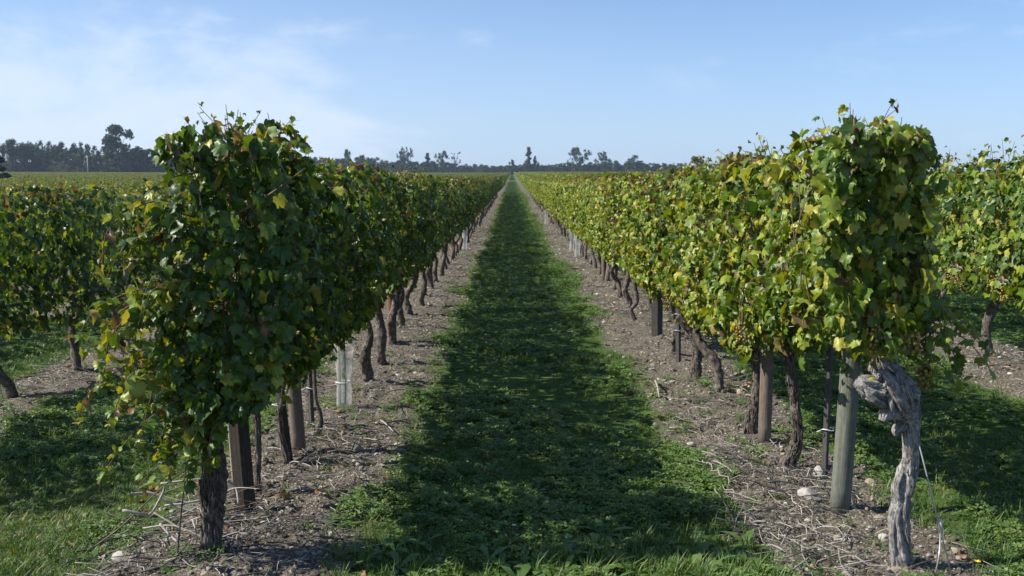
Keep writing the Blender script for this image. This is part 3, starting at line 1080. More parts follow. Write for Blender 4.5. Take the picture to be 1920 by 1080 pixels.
def peel(A, c, n, seed, lo=.03, hi=.09):
    """loose strips of bark standing off a trunk; c rows are x, y, z, radius"""
    r_ = np.random.default_rng(seed)
    for _ in range(n):
        i = int(r_.integers(3, len(c) - 4)); a = r_.uniform(0, 6.28)
        if r_.random() < .6:
            a = r_.uniform(3.4, 6.0)
        ln = r_.uniform(lo, hi); w_ = r_.uniform(.002, .005); k = 5
        d_ = c[min(i + 3, len(c) - 1), :3] - c[max(i - 3, 0), :3]; d_ /= np.linalg.norm(d_)
        o_ = np.array([math.cos(a), math.sin(a), 0.0]); o_ -= d_ * o_.dot(d_); o_ /= np.linalg.norm(o_)
        sd_ = np.cross(d_, o_)
        up_ = 1 if r_.random() < .5 else -1
        lift = r_.uniform(.003, .014)
        V_ = []
        for j in range(k):
            u_ = j / (k - 1)
            ctr = c[i, :3] + d_ * ln * (u_ - .5) + o_ * (c[i, 3] * 1.0 + .001 + lift * (u_ if up_ > 0 else 1 - u_) ** 2) + sd_ * r_.normal(0, .0012)
            ww = w_ * (1 - .6 * abs(u_ - .5))
            V_ += [ctr - sd_ * ww, ctr + sd_ * ww, ctr + sd_ * ww + o_ * .0015, ctr - sd_ * ww + o_ * .0015]
        F_ = []
        for j in range(k - 1):
            b_ = 4 * j
            F_ += [[b_, b_ + 1, b_ + 5, b_ + 4], [b_ + 1, b_ + 2, b_ + 6, b_ + 5], [b_ + 2, b_ + 3, b_ + 7, b_ + 6], [b_ + 3, b_, b_ + 4, b_ + 7]]
        A.add(np.array(V_), [np.array(F_)], np.array(V_) * [1, 1, .3] + r_.uniform(0, 5))


def stem_px(p0, lst, n, seg, gn, seed, mat, name='trunk', extra=()):
    A = Acc()
    for L_ in (lst,) + tuple(extra):
        c = []
        for px, py, w, dy in L_:
            q = at(px, py, p0[1] + dy)
            c.append((q.x - p0[0], q.y - p0[1], q.z - T(*p0), w / F * p0[1] / 2))
        c = curve_pts(np.array(c), n)
        A.add(*tube(c[:, :3], np.abs(c[:, 3]), seg, gn, 4.0, True, seed))
        if L_ is lst and n >= 60:
            peel(A, c, 90 if n >= 90 else 35, seed)
    return A.mesh(name, [mat])


SPECIAL = {
    ('L1', 0): lambda p: stem_px(p, [(397, 1062, 50, 0), (396, 1035, 42, 0), (398, 980, 38, 0), (400, 920, 42, 0), (402, 880, 44, 0), (400, 840, 34, 0), (396, 800, 30, 0), (392, 750, 26, 0)], 110, 24, .36, 5, M_bark,
                                 extra=([(376, 900, 10, -.03), (377, 925, 14, -.03), (383, 960, 8, -.02)], [(415, 890, 10, -.03), (418, 905, 12, -.03), (412, 925, 6, -.02)])),
    ('L1', 1): lambda p: stem_px(p, [(484, 935, 14, 0), (483, 900, 12, 0), (485, 840, 12, 0), (482, 790, 14, 0), (480, 740, 13, 0), (480, 690, 12, 0)], 60, 12, .34, 6, M_bark),
    ('L1', 2): lambda p: stem_px(p, [(545, 876, 16, 0), (537, 850, 12, 0), (527, 810, 9, 0), (524, 775, 8, 0), (530, 740, 8, 0), (528, 700, 8, 0)], 60, 12, .34, 7, M_bark),
    ('L1', 3): lambda p: stem_px(p, [(592, 815, 13, 0), (601, 798, 10, 0), (600, 775, 8, 0), (592, 750, 7, 0), (590, 710, 7, 0), (589, 670, 7, 0)], 36, 9, .2, 8, M_bark),
    ('R1', 0): lambda p: hero_trunk(),
    ('R1', 1): lambda p: stem_px(p, [(1472, 890, 34, 0), (1476, 868, 28, 0), (1490, 842, 23, 0), (1494, 800, 21, 0), (1490, 750, 19, 0), (1484, 710, 17, 0), (1478, 665, 17, 0), (1476, 620, 15, 0)], 100, 22, .36, 9, M_bark),
    ('R1', 2): lambda p: stem_px(p, [(1407, 818, 28, 0), (1408, 790, 22, 0), (1416, 750, 18, 0), (1420, 700, 16, 0), (1413, 650, 18, 0), (1408, 610, 20, 0)], 90, 20, .36, 10, M_bark),
    ('R1', 4): lambda p: stem_px(p, [(1306, 712, 24, 0), (1305, 690, 19, 0), (1308, 660, 17, 0), (1303, 630, 18, 0), (1288, 607, 20, 0), (1272, 592, 14, 0)], 90, 18, .34, 11, M_bark),
    ('R1', 7): lambda p: stem_px(p, [(1193, 604, 9, 0), (1186, 590, 8, 0), (1184, 580, 8, 0), (1194, 566, 8, 0), (1193, 548, 8, 0), (1188, 525, 7, 0)], 36, 9, .2, 12, M_bark),
}
# keep the bent little vine where its stem is seen
_h = ground_at(1190, 604)
S_R1[7] = (_h.x, _h.y)


def add_near_vine(row, i, x, y):
    key = (row, i)
    left = row == 'L1'
    base = empty('grapevine', (x, y, T(x, y)), LAB_L[i] if left else LAB_R[i], 'grapevine', GRP[row])
    r_ = np.random.default_rng(100 * i + (1 if left else 2))
    dx = (LX if left else RX) - x                 # hedge stays on the row line
    if key in SPECIAL:
        tm = SPECIAL[key]((x, y))
    else:
        tm, _ = trunk_mesh(r_, 0.66, 0.036, r_.normal(0, .04), seg=16, n=60, gn=0.34, kink=0.045, seed=i + 40)
    link('trunk', tm, base)
    nxt = (S_L1 if left else S_R1)[i + 1][1]
    prv = (S_L1 if left else S_R1)[i - 1][1] if i else y - 0.55
    ya, yb = (prv + y) / 2, (nxt + y) / 2
    ylen = (yb - ya) + 0.18
    zb = 0.60 if left else 0.55; zt = ZT[row] + (max(0.02, 0.12 - 0.016 * i) if i else (0.16 if left else 0.13)); hw = 0.28; extra = (); end = 0
    bias = 0.33 if left else 0.49  # shade and sun put into leaf tint: left row darker, right row yellower
    if i == 0:
        end = 1; zt += 0.05; hw = 0.26 if left else 0.215
        zb = 0.62 if left else 0.92
        extra = EXTRA_L if left else EXTRA_R
        ylen = 0.75; ya = y - 0.2; yb = ya + ylen
        dx += 0.03 if left else -0.07
    if i == 1 and not left:
        zb = 0.72
    dens = 2100 if i < 4 else 1700
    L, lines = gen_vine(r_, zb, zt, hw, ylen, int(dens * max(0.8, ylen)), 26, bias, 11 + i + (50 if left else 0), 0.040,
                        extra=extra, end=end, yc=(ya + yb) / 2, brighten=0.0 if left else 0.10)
    off = (dx, (ya + yb) / 2 - y, 0)
    side = 1.0 if left else -1.0
    score = L.p[:, 0] * side * 2.2 + L.p[:, 2] * 0.7 + r_.normal(0, 0.22, len(L.p))
    if i == 0:
        score = -L.p[:, 1] * 2.0 + L.p[:, 0] * side * 0.6 + r_.normal(0, 0.25, len(L.p))
        ne = sum(m for _, m, _ in extra)
        score[-ne:] += 2.0
    rest = leaf_objects(base, L, score, OWN_LEAVES, off)
    fo = link('foliage', joined('foliage', L, rest, NEAR_T, DRY_T, M_leaf, i), base, off)
    fo['kind'] = 'stuff'
    cn = []
    for k in range(9):
        y0 = r_.uniform(-ylen / 2, ylen / 2) * .8
        c = [(r_.normal(0, .03), y0 * .3, max(0.6, zb + .05)), (r_.normal(0, .08), y0 * .7, 1.05), (r_.normal(0, .10), y0, zt - 0.14 + r_.uniform(-.1, .10))]
        cn.append((curve_pts(c, 12), 0.005))
    if key == ('L1', 0):
        cn.append((curve_pts([(.05, -.30, 1.42), (.20, -.36, 1.50), (.34, -.36, 1.60)], 10), 0.006))
        cn.append((curve_pts([(-.03, -.1, 1.5), (-.02, -.1, 1.7), (-.03, -.1, 1.86)], 8), 0.003))
    if key == ('R1', 0):
        cn.append((curve_pts([(-.1, 0, 1.5), (-.2, .3, 1.66), (-.22, .3, 1.70)], 8), 0.003))
    ca = link('canes', lines_mesh('canes', lines + cn, M_cane), base, off)
    ca.name = 'cane_growth'; ca['kind'] = 'stuff'
    return base, off


vines_near = []
for i in range(N_UNIQUE):
    vines_near.append(add_near_vine('L1', i, *S_L1[i]))
    vines_near.append(add_near_vine('R1', i, *S_R1[i]))

# bunches on the near right-hand vines
vr0 = vines_near[1][0]
gr = np.random.default_rng(5)
for px, py, dy, ln, w, n_ in [(1636, 590, -.14, .14, .036, 70), (1652, 600, -.08, .13, .032, 50), (1735, 645, .02, .18, .045, 50), (1712, 620, -.16, .10, .04, 26)]:
    q = at(px, py, S_R1[0][1] + dy)
    grape_bunch(vr0, (q.x - vr0.location.x, q.y - vr0.location.y, q.z - vr0.location.z), gr, ln, w, n_)
for (px, py, vi) in [(1455, 606, 1), (1340, 552, 4)]:
    vb = vines_near[vi * 2 + 1][0]
    q = at(px, py, vb.location.y - 0.15)
    q.x = RX - 0.27
    grape_bunch(vb, (q.x - vb.location.x, q.y - vb.location.y, q.z - vb.location.z), gr, .12, .04, 26)

# middle-distance vines: prototypes, then copies
PROTO = {}
for side, bias, br in (('L', 0.31, 0.03), ('R', 0.50, 0.10), ('M', 0.20, 0.01), ('N', 0.42, 0.05)):  # leaf tints carry painted shade on left rows, painted sun on right rows
    PROTO[side] = []
    for k in range(6):
        r_ = np.random.default_rng(500 + k + ({'L': 0, 'R': 100, 'M': 200, 'N': 300}[side]))
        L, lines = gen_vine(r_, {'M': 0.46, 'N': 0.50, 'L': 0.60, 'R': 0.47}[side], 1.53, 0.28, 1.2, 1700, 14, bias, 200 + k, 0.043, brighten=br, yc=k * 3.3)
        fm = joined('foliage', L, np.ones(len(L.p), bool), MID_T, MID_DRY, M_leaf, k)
        tm, _ = trunk_mesh(r_, 0.62, r_.uniform(0.024, 0.040), r_.normal(0, .06), seg=10, n=24, seed=k + 60, kink=0.05, gn=0.3)
        cm = lines_mesh('cane_growth', lines, M_cane, 3)
        PROTO[side].append((fm, tm, cm))


def mid_vine(row, side, x, y, label, own=0, scale_z=1.0):
    fm, tm, cm = PROTO[side][int(rng.integers(6))]
    base = empty('grapevine', (x, y, T(x, y)), label, 'grapevine', GRP[row])
    base.rotation_euler = (0, 0, math.pi if rng.random() < 0.5 else 0)
    base.scale = (rng.uniform(.85, 1.15), 1, scale_z * rng.uniform(0.955, 1.04))
    link('trunk', tm, base, rot=(0, 0, rng.uniform(0, 6.28)))
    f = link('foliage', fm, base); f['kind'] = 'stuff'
    if y < 25:
        c = link('cane_growth', cm, base); c['kind'] = 'stuff'
    return base


n_mid = 0
mid_list = []
for row, side, S, start in (('L1', 'L', S_L1, N_UNIQUE), ('R1', 'R', S_R1, N_UNIQUE), ('L2', 'M', S_L2, 0), ('R2', 'N', S_R2, 0)):
    for i, (x, y) in enumerate(S):
        if i >= start:
            mid_list.append((y, row, side, i, x))
mid_list.sort()
mid_list = mid_list[:286]
LAST = {'L1': 0, 'R1': 0, 'L2': 0, 'R2': 0}
LAB2 = {('L2', 2): 'leaning dark trunked vine at the left photo edge, second row on the left',
        ('L2', 3): 'vine with slanting trunk and yellow hanging spray, second row on the left',
        ('L2', 4): 'third trunk from the left photo edge, beside a slim pale stake in the second row',
        ('R2', 3): 'nearest vine of the second row on the right, golden grapes hanging below its leaves'}
LABM = {'L1': 'leafy green vine farther along the row left of the path, shaded on its path side',
        'R1': 'yellow green vine farther along the row right of the path, sunlit on its path side',
        'L2': 'leafy green vine in the second row on the left, behind the nearest hedge of vines',
        'R2': 'yellow green vine in the second row on the right, behind the nearest hedge of vines'}
ORDV = 'first second third fourth fifth sixth seventh eighth ninth tenth eleventh twelfth thirteenth fourteenth fifteenth sixteenth seventeenth eighteenth nineteenth twentieth'.split()
NUM = {'L1': 'row left of the path', 'R1': 'row right of the path', 'L2': 'second row on the left', 'R2': 'second row on the right'}


def vine_label(row, i):
    if i < 20:
        return '%s grapevine counted from the near end of the %s' % (ORDV[i], NUM[row])
    return LABM[row]


for y, row, side, i, x in mid_list:
    b_ = mid_vine(row, side, x, y, LAB2.get((row, i)) or vine_label(row, i), scale_z={'L1': 1, 'R1': 1.01, 'L2': 1.01, 'R2': 1.14 if y < 14 else 1.08}[row] * (1 + .015 * max(0, 1 - (i - 9) / 6) * (row in ('L1', 'R1'))))
    LAST[row] = max(LAST[row], y)
    if (row, i) in (('R2', 3), ('R2', 4)):
        for k in range(2):
            s = -1 if abs(b_.rotation_euler[2]) < 1 else 1
            grape_bunch(b_, (s * (0.20 + 0.05 * k), -.25 + .3 * k, 0.72 - 0.04 * k), gr, .14, .045, 36, False)
    if (row, i) == ('L2', 3):      # yellow spray hanging out of the hedge towards the camera
        r_ = np.random.default_rng(77)
        Ls = Leaves()
        n = 15
        us = np.linspace(0, 1, n)
        s = 1 if abs(b_.rotation_euler[2]) < 1 else -1
        pp = np.stack([s * (0.05 - 0.28 * us), -s * (0.5 + .3 * us), 0.72 - 0.30 * us], -1) + r_.normal(0, .025, (n, 3))
        Ls.add(pp, np.stack([r_.normal(-s * .5, .4, n), r_.normal(-s, .3, n), r_.normal(.6, .2, n)], -1), r_.normal(0, .5, (n, 3)) + [0, 0, -1], r_.uniform(.04, .06, n), r_.uniform(.5, .75, n))
        Ls.done()
        leaf_objects(b_, Ls, np.ones(n), n)

# the rest of both parcels, too many and too far to count
FARM = []
for k in range(8):
    r_ = np.random.default_rng(900 + k)
    L, _ = gen_vine(r_, 0.42, 1.51, 0.32, 4.0, 1000, 20, 0.40 + 0.02 * (k % 3), 300 + k, 0.085, brighten=0.06, yc=k * 5)
    FARM.append(joined('vine_rows', L, np.ones(len(L.p), bool), FAR_T, FAR_T, M_leaf_far, k))
pts, rots, scl, idx = [], [], [], []
half = math.tan(R(30))
for k in range(-150, 150):
    x = ROW0 + k * PITCHX
    y = max(3.0, (abs(x) - 3) / half)
    if k in (0, -1, 1, -2):
        y = {0: LAST['R1'], -1: LAST['L1'], 1: LAST['R2'], -2: LAST['L2']}[k] + 2.5
    elif k in (2, 3):
        y = max(y, 12)
    while y < 640:
        if y < 198 or y > 212:
            if y > abs(x) / half - 6:
                pts.append((x + rng.normal(0, .03), y, T(x, y)))
                rots.append((0, 0, 0 if rng.random() < .5 else math.pi)); scl.append(rng.uniform(.96, 1.04)); idx.append(int(rng.integers(8)))
        y += 3.8
scatter('vine_rows', pts, rots, scl, idx, FARM, 'distant green vine rows merging into one another up to the treeline', 'vineyard')

# ------------------------------------------------------------------ posts, stakes, ties, sleeve, wire


def post(name, px, py, rpx, z_top, mat, label, lean=(0.0, 0.0), flat=1.0, seg=16, cat='post', group=None, xy=None, cap_r=1.0):
    p_ = ground_at(px, py) if xy is None else Vector((xy[0], xy[1], T(*xy)))
    r0 = rpx / F * p_.y / 2 if rpx > 0 else -rpx
    o = empty(name, p_, label, cat, group)
    zz = np.linspace(-0.06, z_top, 10)
    c = np.stack([lean[0] * zz, lean[1] * zz, zz], -1)
    A = Acc()
    A.add(*tube(c, np.linspace(r0 * 1.04, r0 * 0.95, 10), seg, 0.03 if seg > 4 else 0.05, 0, True, int(px), flat))
    link('shaft', A.mesh('shaft', [mat], seg > 4), o)
    return o, r0


def tie(o, z, r0, cx=0.0, width=1.7, seed=0):
    th = np.linspace(0, 2 * np.pi, 17)
    c = np.stack([cx + r0 * width * np.cos(th), r0 * 1.25 * np.sin(th), z + 0.004 * np.sin(th * 2)], -1)
    A = Acc(); A.add(*tube(c, 0.0028, 5, cap=False))
    tail = np.array([[cx - r0 * width, 0, z], [cx - r0 * width - .015, -.01, z - .004], [cx - r0 * width - .03, -.005, z - .012]])
    A.add(*tube(tail, 0.002, 5))
    link('tie', A.mesh('tie', [M_tie]), o)


post('wooden_post', 1575, 955, 37, 1.5, M_post_green, 'grey green round post rising into the leaves beside the pale gnarled trunk', (0.035, 0))
post('wooden_post', 1433, 832, 24, 1.5, M_post_brown, 'pale brown round post between two dark trunks right of the path', (0.01, 0))
o, r0 = post('wooden_stake', 1546, 888, 13, 1.1, M_stake, 'thin dark square stake with a white tie, just left of the grey green round post', (0.01, 0), 0.8, 4, 'stake')
tie(o, .24, r0, 0.01)
post('wooden_board', 1232, 633, 21, 1.1, M_stake, 'flat grey board stake with pale sunlit edge, right of the path', (-.01, 0), 0.4, 4, 'stake')
o, r0 = post('wooden_stake', 1272, 680, 10, 1.2, M_stake, 'slim stake with white ties under the arching trunk right of the path', (-.02, 0), 0.8, 4, 'stake')
tie(o, .42, r0); tie(o, .28, r0)
post('wooden_board', 461, 958, 38, 1.2, M_post_dark, 'wide dark board stake behind the end trunk left of the path', (-.05, 0), 0.35, 4, 'stake')
o, r0 = post('wooden_stake', 541, 868, 17, 1.2, M_post_dark, 'leaning dark stake with a white tie left of the path', (-.09, 0), 0.8, 4, 'stake')
tie(o, .33, r0, -.05, 1.6)
post('wooden_post', 561, 848, 27, 1.4, M_post_brown, 'round post with pale sunlit left side behind the leaning dark stake', (-.06, 0))
o, r0 = post('wooden_stake', 585, 800, 11, 1.2, M_stake, 'slim grey stake beside the thin bent vine stem left of the path', (-.03, 0), 0.8, 4, 'stake')
tie(o, .25, r0)
post('wooden_post', 735, 642, 17, 1.4, M_post_red, 'reddish brown round post left of the path, behind the white sleeve', (0, 0))
post('wooden_stake', 241, 655, 7, 1.2, M_pale, 'slim pale stake in the second row on the left', (0, 0), 0.8, 6, 'stake')
post('wooden_stake', 437, 895, 5, 0.45, M_pale, 'short thin pale stick leaning on the wide dark board stake', (-.05, 0), 0.8, 5, 'stake')
ORDP = 'first second third fourth fifth sixth seventh eighth'.split()
for side, x0, lab in ((LX, LX, 'of the weathered round posts farther along the row left of the path'), (RX, RX, 'of the weathered round posts farther along the row right of the path')):
    y = 14.5 if side < 0 else 15.5
    k = 0
    while y < 42:
        post('wooden_post', 0, 0, -0.038, 1.4, [M_post_brown, M_post_red, M_stake][k % 3], ORDP[k] + ' ' + lab, (rng.normal(0, .02), 0), 1.0, 8, 'post',
             'posts farther along the row ' + ('left' if side < 0 else 'right') + ' of the path', (x0 + rng.normal(0, .03), y))
        y += 5.1; k += 1


def sleeve(px, py, label, h=0.42, r0=0.058, full=True, group=None, xy=None):
    p_ = ground_at(px, py) if xy is None else Vector((xy[0], xy[1], T(*xy)))
    o = empty('plastic_sleeve', p_, label, 'plant sleeve', group)
    n = 16
    zz = np.linspace(0, h, n)
    sg = 20
    th = np.linspace(0, 2 * np.pi, sg, endpoint=False)
    V_ = []
    for z in zz:
        u_ = z / h
        rx = r0 * (0.9 + 0.25 * max(0, u_ - 0.55) / 0.45); ry = r0 * (1.0 - 0.3 * u_)
        pinch = 1 - 0.16 * math.exp(-((u_ - .42) / .06) ** 2)
        for a in th:
            fl = 1 + 0.10 * math.sin(a * 5 + u_ * 4) * u_ + .05 * math.sin(a * 9)
            top = 0.09 * h * math.sin(a * 2 + .6) * (u_ > .99)
            V_.append((rx * pinch * fl * math.cos(a) + 0.01 * u_, ry * pinch * fl * math.sin(a), z + top))
    V_ = np.array(V_)
    i = np.arange(n - 1)[:, None] * sg; j = np.arange(sg)[None]; j2 = (j + 1) % sg
    Q_ = np.stack([i + j, i + j2, i + sg + j2, i + sg + j], -1).reshape(-1, 4)
    link('film', make_mesh('film', V_, Q_, [M_film], True), o)
    if full:
        A = Acc(); A.add(*tube(np.array([[-.03, .0, -.04], [-.028, 0, .4], [-.02, 0, .85]]), .011, 6))
        link('support_stick', A.mesh('support_stick', [M_pale]), o)
        A = Acc(); A.add(*tube(curve_pts([(0.01, 0, 0), (.015, .0, .2), (.01, 0, .45), (.03, 0, .62)], 10), .006, 6))
        link('young_stem', A.mesh('young_stem', [M_cane]), o)
        r_ = np.random.default_rng(3)
        Ls = Leaves(); k = 12
        Ls.add(np.stack([r_.normal(0.01, .02, k), r_.normal(0, .015, k), r_.uniform(.2, .5, k)], -1), r_.normal(0, .5, (k, 3)) + [0, -.7, .5], r_.normal(0, .5, (k, 3)) + [0, 0, -1], r_.uniform(.02, .035, k), r_.uniform(.3, .6, k))
        Ls.done(); leaf_objects(o, Ls, np.ones(k), k)
        th = np.linspace(0, 2 * np.pi, 21)
        A = Acc(); A.add(*tube(np.stack([r0 * .9 * np.cos(th), r0 * .8 * np.sin(th), h * .42 + 0 * th], -1), .003, 5, cap=False))
        link('tie', A.mesh('tie', [M_tie]), o)
    return o


sleeve(645, 763, 'white translucent plastic sleeve around a young vine, left of the path')
for (px, py, lab) in [(871, 468, 'small white sleeve far down the row left of the path'), (1024, 420, 'smallest white sleeve, farthest down the row right of the path'),
                      (1072, 470, 'white sleeve between far dark trunks of the row right of the path'), (1082, 482, 'white sleeve nearer than its neighbour in the row right of the path')]:
    sleeve(px, py, lab, 0.46, 0.06, False)

# guy wire with its short anchor peg
pa = at(1678, 660, 4.15); pb = ground_at(1788, 1078)
o = empty('guy_wire', pb, 'thin pale guy wire running from the right end vine down to the soil', 'wire')
A = Acc(); A.add(*tube(np.array([[0, 0, -.03], [(pa.x - pb.x) * .5, (pa.y - pb.y) * .5, (pa.z - pb.z) * .5 - .004], [pa.x - pb.x, pa.y - pb.y, pa.z - pb.z]]), .0030, 6))
link('wire', A.mesh('wire', [M_wire]), o)
kz = at(1763, 995, pb.y + .09); k2 = at(1756, 1052, pb.y + .02)
A = Acc(); A.add(*tube(curve_pts([(kz.x - pb.x, kz.y - pb.y, kz.z - pb.z), (k2.x - pb.x + .01, k2.y - pb.y, k2.z - pb.z + .03), (k2.x - pb.x - .005, k2.y - pb.y, -.02)], 8), .0035, 6))
A.add(*tube(np.array([[kz.x - pb.x - .004, kz.y - pb.y, kz.z - pb.z + .05], [kz.x - pb.x + .004, kz.y - pb.y - .004, kz.z - pb.z], [kz.x - pb.x, kz.y - pb.y, kz.z - pb.z - .04]]), .007, 6))
link('twisted_end', A.mesh('twisted_end', [M_wire]), o)

# ------------------------------------------------------------------ stones


def rock_mesh(r_, mat, sub2=True, name='stone', sq=0.65):
    V_, F_ = (IV2, IF2) if sub2 else (IV, IF)
    V_ = V_.copy()
    for _ in range(7):      # chipped flat faces
        nv = r_.normal(0, 1, 3); nv /= np.linalg.norm(nv)
        dd_ = V_ @ nv
        lim = r_.uniform(0.5, 0.85)
        V_ = V_ - np.clip(dd_ - lim, 0, None)[:, None] * nv
    V_ *= np.array([1, r_.uniform(.65, .95), sq * r_.uniform(.8, 1.1)])
    V_ *= (1 + r_.normal(0, .02, (len(V_), 1)))
    return make_mesh(name, V_, F_, [mat], False)


rr_ = np.random.default_rng(31)
for px, py, wpx, mat, lab, sq in [
        (1517, 940, 48, M_stone_white, 'large white limestone left of the grey green round post', .75),
        (1632, 900, 28, M_stone_tan, 'tan flat stone in the grass edge behind the round post', .5),
        (1636, 910, 12, M_stone, 'small grey stone touching the tan flat stone', .6),
        (1651, 973, 30, M_stone_tan, 'orange tan stone left of the pale gnarled trunk', .5),
        (1605, 948, 16, M_stone, 'round pale pebble at the foot of the grey green round post', .8),
        (1656, 1012, 20, M_stone_white, 'whitish stone close beside the foot of the pale gnarled trunk', .7),
        (1537, 894, 34, M_stone_white, 'whitish stone at the foot of the thin dark square stake', .7),
        (1515, 980, 18, M_stone_white, 'small white stone in front of the large white limestone', .5),
        (1682, 1069, 38, M_stone_tan, 'flat pale slab of stone in front of the pale gnarled trunk', .25),
        (1570, 1013, 16, M_stone, 'small grey stone in front of the grey green round post', .5),
        (228, 1036, 36, M_stone_white, 'white crumbling stone on bare soil at the lower left', .6),
        (1785, 680, 22, M_stone_tan, 'tan stone on the soil strip of the second row on the right', .5),
        (1368, 960, 14, M_stone_white, 'small white stone on the soil in front of the right row', .6),
        (405, 1060, 30, M_stone, 'flat grey stone at the foot of the dark peeling trunk', .3)]:
    q = ground_at(px, py)
    s = wpx / F * q.y / 2 * 1.1
    o = link('stone', rock_mesh(rr_, mat, True, 'stone', sq), None, (q.x, q.y, float(gz(q.x, q.y)) + s * sq * .25), (0, 0, rr_.uniform(0, 6.2)), s)
    tag(o, lab, 'stone', 'larger stones lying on the soil')

# ------------------------------------------------------------------ dry sticks on the ground (left pile and loose canes)


def stick(pl, rad_, lab, grp='dry pruned sticks by the end trunk', mat=None, name='dry_stick'):
    c = curve_pts([tuple(q) for q in pl], 14)
    c0 = c[0].copy()
    A = Acc(); A.add(*tube(c - c0, np.linspace(rad_, rad_ * .55, 14), 6, 0.1, 2))
    o = link(name, A.mesh('dry_stick', [mat or M_dry]), None, c0)
    return tag(o, lab, 'stick', grp)


Yp = ground_at(395, 1040).y
stick([at(240, 926, Yp - .05), at(290, 927, Yp), at(330, 950, Yp), at(370, 962, Yp)], .0065, 'pale curved stick arching at the top of the pile by the dark peeling trunk')
stick([at(229, 957, Yp - .1), at(262, 963, Yp - .08), at(282, 964, Yp - .05), at(305, 925, Yp), at(308, 912, Yp)], .007, 'pale hooked stick with a thick bleached end at the left of the pile')
stick([at(180, 1023, Yp - .15), at(230, 985, Yp - .1), at(320, 900, Yp), at(385, 865, Yp + .1)], .004, 'long thin brown stick slanting up to the leaves', mat=M_cane)
stick([at(300, 982, Yp - .02), at(315, 1000, Yp - .05), at(332, 1016, Yp - .1)], .006, 'short bleached stick lying in the middle of the pile')
stick([at(329, 1073, 3.95), at(336, 1000, 3.98), at(341, 950, 4.0), at(348, 890, 4.05)], .0045, 'upright grey stick in front of the pile', mat=M_stake)
stick([at(361, 975, Yp + .05), at(368, 1000, Yp), at(367, 1020, Yp)], .004, 'thin pale stick hanging down beside the dark peeling trunk')
stick([at(425, 900, Yp + .3), at(442, 915, Yp + .3), at(447, 945, Yp + .25)], .007, 'pale bent stick between the dark peeling trunk and the wide board')
stick([at(470, 935, 4.7), at(498, 938, 4.7), at(502, 960, 4.6), at(492, 972, 4.5)], .005, 'curled pale stick right of the wide dark board stake')
stick([ground_at(712, 796) + Vector((0, 0, .03)), ground_at(722, 808) + Vector((0, 0, .05)), ground_at(738, 818) + Vector((0, 0, .03))], .006, 'pale stick lying on bare soil at the edge of the left strip', 'loose sticks on the soil')
stick([ground_at(1228, 720) + Vector((0, 0, .03)), ground_at(1232, 735) + Vector((0, 0, .05)), ground_at(1236, 752) + Vector((0, 0, .03))], .008, 'pale forked stick on the right soil strip beside the grass edge', 'loose sticks on the soil')
for k in range(16):
    a = rr_.uniform(-.5, .5)
    q = ground_at(rr_.uniform(250, 390), rr_.uniform(940, 1020)); L_ = rr_.uniform(.15, .4)
    q.z = T(q.x, q.y) + rr_.uniform(.02, .18)
    e = q + Vector((L_ * math.cos(a), rr_.uniform(-.1, .1), rr_.uniform(-.12, .2)))
    stick([q, (q + e) / 2 + Vector((0, 0, rr_.uniform(-.02, .04))), e], rr_.uniform(.002, .0045), 'thin dry twig tangled in the pile by the dark peeling trunk', mat=M_dry if k % 2 else M_cane)

# ------------------------------------------------------------------ ground litter: pebbles, clods, twigs, fallen leaves
rp = np.random.default_rng(12)


def in_view(x, y, m=0.4):
    return np.abs(x) < y * 0.53 + m


def sample(n, ylo, yhi, xl, xr, p=1.7):
    """points with density falling with distance"""
    u_ = rp.random(n)
    e = 1 - p
    y = (ylo ** e + u_ * (yhi ** e - ylo ** e)) ** (1 / e)
    x = rp.uniform(xl, xr, n)
    return x, y


PEB = [rock_mesh(rp, m, False, 'pebble') for m in (M_stone, M_clod, M_stone_white, M_stone_tan, M_clod, M_clod, M_stone, M_clod)]
xa, ya = sample(300000, 3.4, 70, -7.5, 7.5, 1.7)
dd_ = row_dist(xa) + (fbm(xa * 1.3, ya * 1.3, 77, 4) - .5) * .55
pr = np.clip((0.62 - dd_) / 0.15, 0.02, 1) * np.clip(0.25 + 1.6 * (fbm(xa * 2.2, ya * 1.1, 5, 3) - .25), 0.15, 1)
k = in_view(xa, ya) & (rp.random(len(xa)) < pr)
xa, ya = xa[k], ya[k]
n = len(xa)
sz = np.exp(rp.normal(math.log(0.0062), 0.55, n)) * (1 + 0.05 * np.clip(ya - 5, 0, 30))
sz = np.clip(sz, .003, .035)
print('pebbles', n)
scatter('gravel', np.stack([xa, ya, gz(xa, ya) + sz * .05], -1), rp.uniform(0, 6.28, (n, 3)) * [0.08, 0.08, 1], sz, rp.integers(0, 8, n), PEB,
        'pale limestone pebbles and crumbs of earth on the strips under the vines', 'gravel')

TW = []
for k_ in range(8):
    L_ = rp.uniform(.05, .22)
    A = Acc()
    c = curve_pts([(-L_, 0, 0), (-L_ * .3, rp.normal(0, L_ * .12), .008 + rp.random() * .02), (L_ * .4, rp.normal(0, L_ * .12), .01), (L_, rp.normal(0, L_ * .1), rp.random() * .03)], 7)
    A.add(*tube(c, rp.uniform(.0014, .0032), 4))
    TW.append(A.mesh('twig', [(M_dry, M_stake, M_stake, M_dry)[k_ % 4]]))
xa, ya = sample(34000, 3.4, 40, -6, 6, 1.6)
dd_ = row_dist(xa) + (fbm(xa * 1.3, ya * 1.3, 77, 4) - .5) * .5
patch = fbm(xa * 1.6, ya * 1.2, 41, 3)
heap = np.exp(-((xa - 1.28) / .33) ** 2 - ((ya - 4.85) / .42) ** 2) + np.exp(-((xa + 1.22) / .25) ** 2 - ((ya - 4.3) / .35) ** 2) + .6 * np.exp(-((xa + 1.1) / .25) ** 2 - ((ya - 5.6) / .5) ** 2)
pr = np.clip((0.62 - dd_) / 0.15, 0.01, 1) * np.clip((patch - .42) * 2.2, 0.06, 1) + heap * .8
